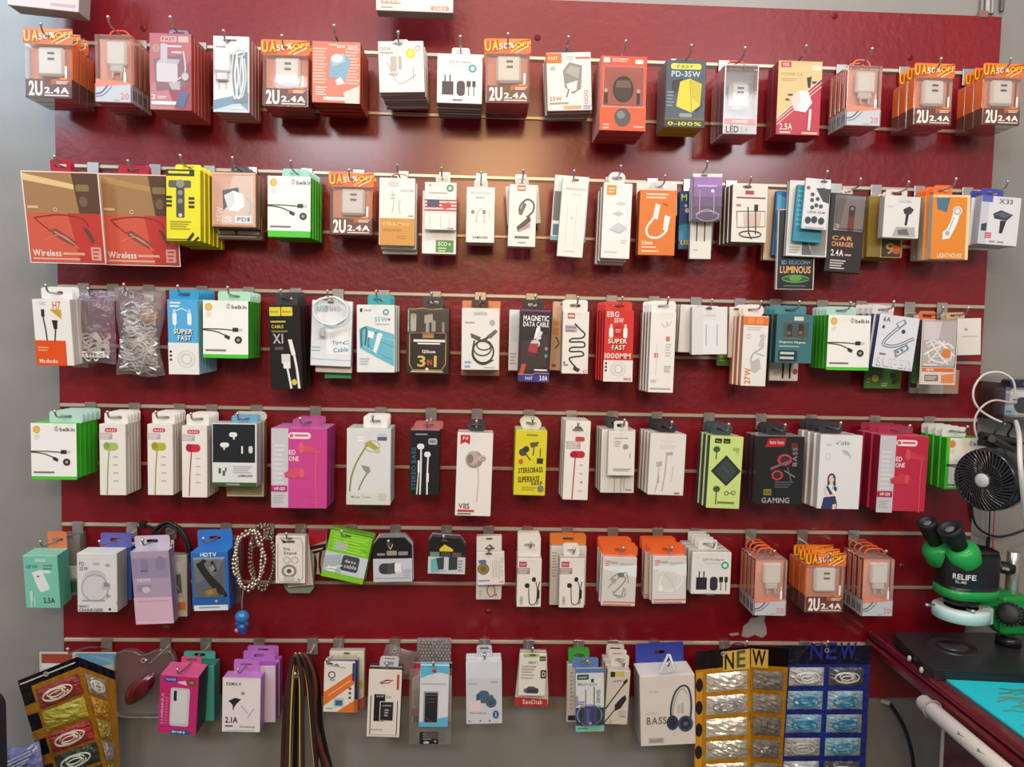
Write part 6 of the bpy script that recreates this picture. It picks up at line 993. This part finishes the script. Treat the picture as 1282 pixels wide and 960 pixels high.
# head, green collar, objective
hc = Q(1202, 735)
Qf = lambda y: Q(1200, y, .047)
def orbit(cx, cy, rx, ry, z0, z1, col, mb, taper=1.):
    vs = []; n = 40
    for (z, t) in ((z0, taper), (z0+(z1-z0)*.1, 1), (z1-(z1-z0)*.1, 1), (z1, .95)):
        for i in range(n):
            a = 2*PI*i/n; ca, sa = math.cos(a), math.sin(a); e = .72
            vs.append((cx+rx*t*math.copysign(abs(ca)**e, ca), cy+ry*t*math.copysign(abs(sa)**e, sa), z))
    fs = [(j*n+i, j*n+(i+1) % n, (j+1)*n+(i+1) % n, (j+1)*n+i) for j in range(3) for i in range(n)]+[tuple(range(n)), tuple(range(4*n-1, 3*n-1, -1))]
    mb.add(vs, fs, col, True)
HX, HY = hc.x, -.012
mb = MB(); orbit(HX+.003, HY, .053, .044, Qf(739).z, Qf(693).z, '1b1b20', mb); ra = Q(1228, 688, 0); mb.box(HX+.01, HY-.03, Q(0, 702).z, HX+.058, HY+.03, Q(0, 684).z, '1b1b20', b=.008); mb.build('head', PLASTIC, o)
fz0, fz1 = Qf(729).z, Qf(718).z
def oncurve(u, z): 
    a = -PI/2+u; ca, sa = math.cos(a), math.sin(a); e = .72
    return (HX+.003+.0538*math.copysign(abs(ca)**e, ca), HY+.0448*math.copysign(abs(sa)**e, sa), z)
mb = MB(); draw(mb, 'T 0 0 100 60 e8e8ea RELIFE;T 15 72 65 105 c8c8cc RL-M3', lambda u, v, l: (lambda p: (p[0], p[1]-l-.0006, p[2]))(oncurve(-.95+u/100*.85, fz1-(fz1-fz0)*v/100))); mb.build('lettering', PRINT, o)
mb = MB(); orbit(HX+.003, HY, .054, .045, Qf(752).z, Qf(739.5).z, '209848', mb, .9); mb.build('head_collar', PLASTIC, o)
oc = Vector((HX-.004, HY, 0))
mb = MB(); mb.lathe([(.0001, Qf(762).z), (.03, Qf(762).z), (.032, Qf(758).z), (.03, Qf(751).z), (.0001, Qf(751).z)], Matrix.Translation(oc), '18181a', 28); mb.build('objective', PLASTIC, o)
LED = ink_mat('frosted_led_ring', .35)
zr0, zr1 = Qf(781).z, Qf(766).z
mb = MB(); mb.lathe([(.03, zr1), (.046, zr1), (.05, zr1-.003), (.05, zr0+.002), (.047, zr0), (.03, zr0), (.03, zr1)], Matrix.Translation(oc), 'c4e4e4', 40, ['e4ecec', 'd4e8e8', 'b8e0e4', 'a4d8e0', 'e8f4f4', 'b0c8cc']); ring = mb.build('ring_light', LED, o)
mb = MB(); a = Q(1232, 770, .02); mb.box(a.x-.013, a.y-.014, a.z-.016, a.x+.012, a.y+.012, a.z+.018, 'b8c8c8', b=.004); mb.build('light_housing', PLASTIC, ring)
mb = MB(); a = Q(1170, 757, .028); rod(mb, a, a+Vector((-.02, -.004, .001)), [(.0001, 0), (.0022, 0), (.0022, .6), (.0035, .65), (.0035, 1), (.0001, 1)], 'b8b0ac', 12); mb.build('clamp_screw', CHROME, ring); mb = MB(); a = Q(1210, 762, .045); rod(mb, a, a+Vector((.008, -.012, -.002)), [(.0001, 0), (.002, 0), (.002, .5), (.004, .55), (.004, 1), (.0001, 1)], 'b8b8b8', 12); mb.build('clamp_screw', CHROME, ring)
# binocular tubes
for px, dd, pe, pm, re, nm in (((1166), -.004, (1160, 652), (1176, 690), .017, 0), ((1208), .034, (1188, 660), (1206, 694), .0205, 1)):
    a = Q(*pm, dd+.0); b = Q(*pe, dd+.012)
    d0 = (b-a).normalized()
    mb = MB(); c0 = a-d0*.022; rod(mb, c0, a+d0*.02, [(.0001, 0), (.024, 0), (.029, .15), (.0295, .6), (.0265, .86), (.02, 1), (.0001, 1)], '26a850' if nm else '209a48', 28); mb.build('prism_housing', PLASTIC, o)
    ln = (b-a).length
    mb = MB(); rod(mb, a+d0*.012, b, [(.0001, 0), (re*.74, 0), (re*.76, .35), (re*.95, .42), (re*.98, .62), (re, .66), (re, .8), (re*1.08, .84), (re*1.1, .98), (re*1.0, 1), (re*.82, .985), (re*.7, .93), (.0001, .92)], '17171a', 28); e_ = mb.build('eyepiece', RUBBER, o)
    mb = MB(); mb.ball(b-d0*.0035, .0001, '8c949c'); mb.lathe([(re*.66, -.001), (re*.4, .0018), (.0001, .0026)], Mz(b-d0*.006, d0), '6c747c', 20); mb.build('eye_lens', GLOSS, e_)
tag(o, 'green-and-black stereo microscope on a black base at the desk', 'microscope')

# ================================================================== clip fan and mains adapters
fd = .2
c = U(1238, 600, fd); nrm = Vector((-.9, -.42, -.03)).normalized(); k = mpp(fd)
xx = Vector((0, 0, 1)).cross(nrm).normalized(); yy = nrm.cross(xx); RF = .056
o = empty('clip_fan', M=Matrix(((xx.x, yy.x, nrm.x, c.x), (xx.y, yy.y, nrm.y, c.y), (xx.z, yy.z, nrm.z, c.z), (0, 0, 0, 1))))
mb = MB(); mb.lathe([(RF*.93, .01), (RF, .006), (RF*1.03, -.004), (RF*1.03, -.02), (RF*.97, -.038), (RF*.78, -.055), (RF*.4, -.066), (.0001, -.068)], Matrix(), '17181c', 40); mb.build('rear_shell', GLOSS, o)
mb = MB()
for i in range(44):
    a0 = 2*PI*i/44; path = []
    for j in range(8):
        t = j/7; r = RF*(.25+.7*t); a = a0+.75*t*(1-.25*t); path.append((r*math.cos(a), r*math.sin(a), .014+.006*math.sin(PI*(.35+.5*t))))
    mb.tube(path, [.0007+.0013*j/7 for j in range(8)], '2a2c30', 5)
for r, z, w in ((RF*.96, .013, .0026), (RF*.25, .019, .0018), (RF*.62, .0195, .0008)): mb.tube([(r*math.cos(2*PI*i/36), r*math.sin(2*PI*i/36), z) for i in range(36)], w, '222428', 6, closed=True)
mb.build('grille', GLOSS, o)
mb = MB(); mb.lathe([(.0001, .0245), (.008, .0242), (.0125, .022), (.013, .019), (.0001, .0185)], Matrix(), 'c4c8cc', 28); mb.build('hub_cap', PLASTIC, o)
mb = MB()
for i in range(5):
    vs = []; n = 8
    for j in range(n+1):
        r = .014+(RF*.86-.014)*j/n
        for s in (-1, 1): a = 2*PI*i/5+s*(.42-.1*j/n)+.25*j/n; vs.append((r*math.cos(a), r*math.sin(a), .002+s*.006))
    mb.add(vs, [(2*j, 2*j+1, 2*j+3, 2*j+2) for j in range(n)], '3a3c42', True)
mb.build('blades', PLASTIC, o)
mb = MB(); im = o.matrix_world.inverted() if False else (Matrix(((xx.x, yy.x, nrm.x, c.x), (xx.y, yy.y, nrm.y, c.y), (xx.z, yy.z, nrm.z, c.z), (0, 0, 0, 1)))).inverted()
b1 = im @ U(1242, 549, .17); b2 = im @ U(1262, 560, .12); mb.tube(catmull([im @ U(1262, 590, .1), im @ U(1268, 570, .11), b2, b1], 5), .007, '1a1a1e', 10); mb.build('neck', PLASTIC, o)
mb = MB()
for s in (0, 1): p = im @ U(1228, 545+8*s, .15); q = im @ U(1272, 553+9*s, .1); mb.tube([p, q], .0075, '1c1c20', 8)
mb.build('clip', PLASTIC, o)
tag(o, 'round black clip-on fan with a silver hub', 'fan')

o = at_px('power_strip', 1290, 506, .04); mb = MB(); a = rel(o, 1262, 522, .06); b = rel(o, 1330, 488, .06)
mb.box(a.x, -.025, a.z, b.x, .03, b.z, 'e4e6ea', b=.005); mb.build('housing', PLASTIC, o)
mb = MB(); p = rel(o, 1279, 507, .065); mb.lathe([(.0001, .0), (.014, .0), (.016, .002), (.016, -.004)], Mz((p.x, -.026, p.z), (0, -1, 0)), '20202c', 20); mb.build('socket', PLASTIC, o)
tag(o, 'pale power strip with a dark round socket by the grey wall', 'power strip')
o = at_px('wire_tray', 1255, 524, .035); mb = MB(); W2 = 42*mpp(.03); 
xl = -W2*.5; mb.box(xl, -.05, 0, W2*1.3, .045, .002, 'b8b4bc'); mb.box(xl, -.05, 0, xl+.002, .045, .075, 'b8b4bc'); mb.box(xl, .043, 0, W2*1.3, .045, .085, 'b8b4bc'); mb.box(xl, -.05, 0, W2*1.3, -.048, .06, 'b8b4bc'); mb.build('tray', BLISTER, o)
tag(o, 'clear open tray of adapters fixed beside the board', 'tray')
o = at_px('usb_adapter', 1258, 522, .055); mb = MB(); mb.box(-.018, -.012, .004, .014, .014, .022, 'b0d4e8', b=.003); mb.build('body', PLASTIC, o); mb = MB(); mb.box(-.008, -.0125, .01, .004, -.0118, .014, '5c707c'); mb.build('usb_port', PLASTIC, o); tag(o, 'pale blue mains adapter lying in the clear tray', 'adapter')
o = at_px('usb_adapter', 1266, 498, .06); mb = MB(); mb.box(-.008, -.01, -.012, .008, .01, .012, 'dcdce0', b=.003); mb.tube([(0, 0, .011), (.001, 0, .022)], .003, 'dcdce0', 8); mb.build('body', PLASTIC, o); mb = MB(); mb.box(-.004, -.0105, -.004, .004, -.0098, -.001, '6c7074'); mb.build('usb_port', PLASTIC, o); tag(o, 'small white plug standing above the pale blue adapter', 'adapter')
o = at_px('dark_adapter', 1275, 480, .06); mb = MB(); mb.box(-.024, -.012, -.008, .03, .02, .008, '2c3040', b=.003); mb.build('body', PLASTIC, o); mb = MB(); mb.box(.0, -.0126, -.003, .02, -.0118, .003, '4c5060'); mb.build('rating_plate', PLASTIC, o); tag(o, 'dark oblong adapter on top of the power strip', 'adapter')
def cable(label, col, r, pts, name='hanging_cable', plug=None):
    o = empty(name, loc=U(*pts[0])); mb = MB(); mb.tube(catmull([U(*p)-o.location for p in pts], 6), r, col, 8); mb.build('cord', RUBBER, o)
    if plug: mb = MB(); mb.tube([U(*p)-o.location for p in plug[0]], plug[1], plug[2], 10); mb.build('plug', PLASTIC, o)
    tag(o, label, 'cable')
cable('white cable arching over the clear adapter tray', 'd8d4d6', .0022, [(1271, 494, .09), (1268, 476, .095), (1252, 466, .09), (1232, 469, .085), (1220, 484, .085), (1219, 500, .085), (1227, 513, .085), (1242, 523, .09), (1258, 530, .09)])
cable('pinkish white cable dropping behind the fan', 'd0bcc0', .002, [(1264, 504, .09), (1246, 501, .095), (1232, 507, .1), (1222, 520, .1), (1220, 535, .1), (1224, 550, .1)])
cable('thick white cord hanging down past the fan', 'dcd8d8', .0042, [(1272, 528, .13), (1276, 545, .24), (1277, 575, .29), (1280, 610, .29), (1284, 650, .25), (1290, 700, .2)])
cable('thin red test lead hanging on the grey wall', 'b83848', .0012, [(1245, 560, .02), (1246, 620, .01), (1244, 660, .004), (1243, 684, .004)], plug=([(1243, 684, .004), (1243, 700, .004)], .0035, 'c04050'))
cable('thin black lead with long plug beside the red lead', '1c1c20', .0014, [(1240, 560, .03), (1240, 620, .015), (1239, 650, .006), (1238, 672, .006)], plug=([(1238, 672, .006), (1235, 698, .006)], .0038, '1a1a1e'))
cable('black cable sagging across the grey wall below the fan', '1a1a1e', .0024, [(1217, 560, .01), (1216, 610, .006), (1217, 640, .006), (1224, 660, .006), (1244, 671, .004), (1266, 669, .002), (1290, 660, .002)])
cable('black wires tangled above the fan clip', '17171b', .0022, [(1238, 560, .11), (1246, 540, .12), (1258, 528, .12), (1268, 532, .12), (1262, 545, .11), (1276, 556, .1), (1292, 548, .1)])
# cable clips and conduit in the upper corner
o = at_px('conduit', 1243, 6, -.012); mb = MB(); k = mpp(0)
for i, (x, w, c) in enumerate([(1229, 2.2, '8c8480'), (1236, 3, 'b8b4b4'), (1242, 2.4, '9a9694'), (1254, 2.6, '5c5452')]): a = rel(o, x+3, -60, -.012); b = rel(o, x, 17 if i < 3 else 14, -.012); mb.tube([a, b], w*k, c, 8)
mb.build('pipes', PLASTIC, o); mb = MB(); a = rel(o, 1228, 18, -.004); mb.box(a.x-.006, a.y-.006, a.z-.008, a.x+.012, a.y+.004, a.z+.006, '8c6c64', b=.001); mb.build('clamp', PLASTIC, o)
tag(o, 'grey wires running down the wall to the board corner', 'conduit')
# dark chair back at the lower edge
o = at_px('office_chair', -27, 960, .3); k = mpp(.3); mb = MB(); out = rrect(-26*k, -150*k, 24*k, 92*k, 20*k, 6); mb.prism(out, -.025, .025, '20262e', smooth=True); mb.build('backrest', RUBBER, o)
mb = MB(); z = -o.location.z; mb.box(-.03, .026, z+.3, .03, .045, -.05, '16181a', b=.004); mb.tube([(0, -.1, z+.06), (0, -.1, z+.42)], .025, '1c1c1e', 14); mb.box(-.22, -.42, z+.42, .22, .04, z+.5, '20262e', b=.03); mb.build('seat', RUBBER, o)
mb = MB()
for i in range(5): a = 2*PI*i/5; mb.tube([(0, -.1, z+.07), (.26*math.cos(a), -.1+.26*math.sin(a), z+.05)], .016, '1c1c1e', 8); mb.ball((.26*math.cos(a), -.1+.26*math.sin(a), z+.025), .025, '141416', 10, 6)
mb.build('castor_base', PLASTIC, o); tag(o, 'dark blue chair back at the foot of the grey wall', 'chair')

# ================================================================== light
def area(name, loc, size, size_y, power, col, aim):
    l = bpy.data.lights.new(name, 'AREA'); l.shape = 'RECTANGLE'; l.size = size; l.size_y = size_y; l.energy = power; l.color = col
    o = bpy.data.objects.new(name, l); C.objects.link(o); o.location = loc
    o.rotation_euler = (Vector(aim)-Vector(loc)).to_track_quat('-Z', 'Y').to_euler(); return o
area('ceiling_tube', (.3, -1.0, 2.72), 1.6, .1, 20, (1, .98, .98), (.2, -.35, 1.2))
area('ceiling_tube', (-1.7, -1.35, 2.55), .3, .9, 24, (.62, .82, 1), (-.9, .1, 1.6))
area('ceiling_panel', (-.85, -3.0, 2.5), .6, .4, 23, (.92, .96, 1), (-.3, 0, 1.3))
area('ceiling_panel', (1.4, -3.0, 2.5), .6, .4, 23, (.94, .97, 1), (.3, 0, 1.3))
area('warm_lamp', (.06, -3.0, 2.28), .55, .6, 32, (1, .66, .3), (0, 0, 1.5))
w = bpy.data.worlds.new('world'); SC.world = w; w.use_nodes = True
w.node_tree.nodes['Background'].inputs[0].default_value = (.8, .85, .9, 1); w.node_tree.nodes['Background'].inputs[1].default_value = .16
SC.view_settings.view_transform = 'Standard'; SC.view_settings.look = 'None'; SC.view_settings.gamma = 1; SC.view_settings.exposure = -.36
SC.view_settings.use_curve_mapping = False
SC.cycles.transparent_max_bounces = 32; SC.cycles.max_bounces = 8
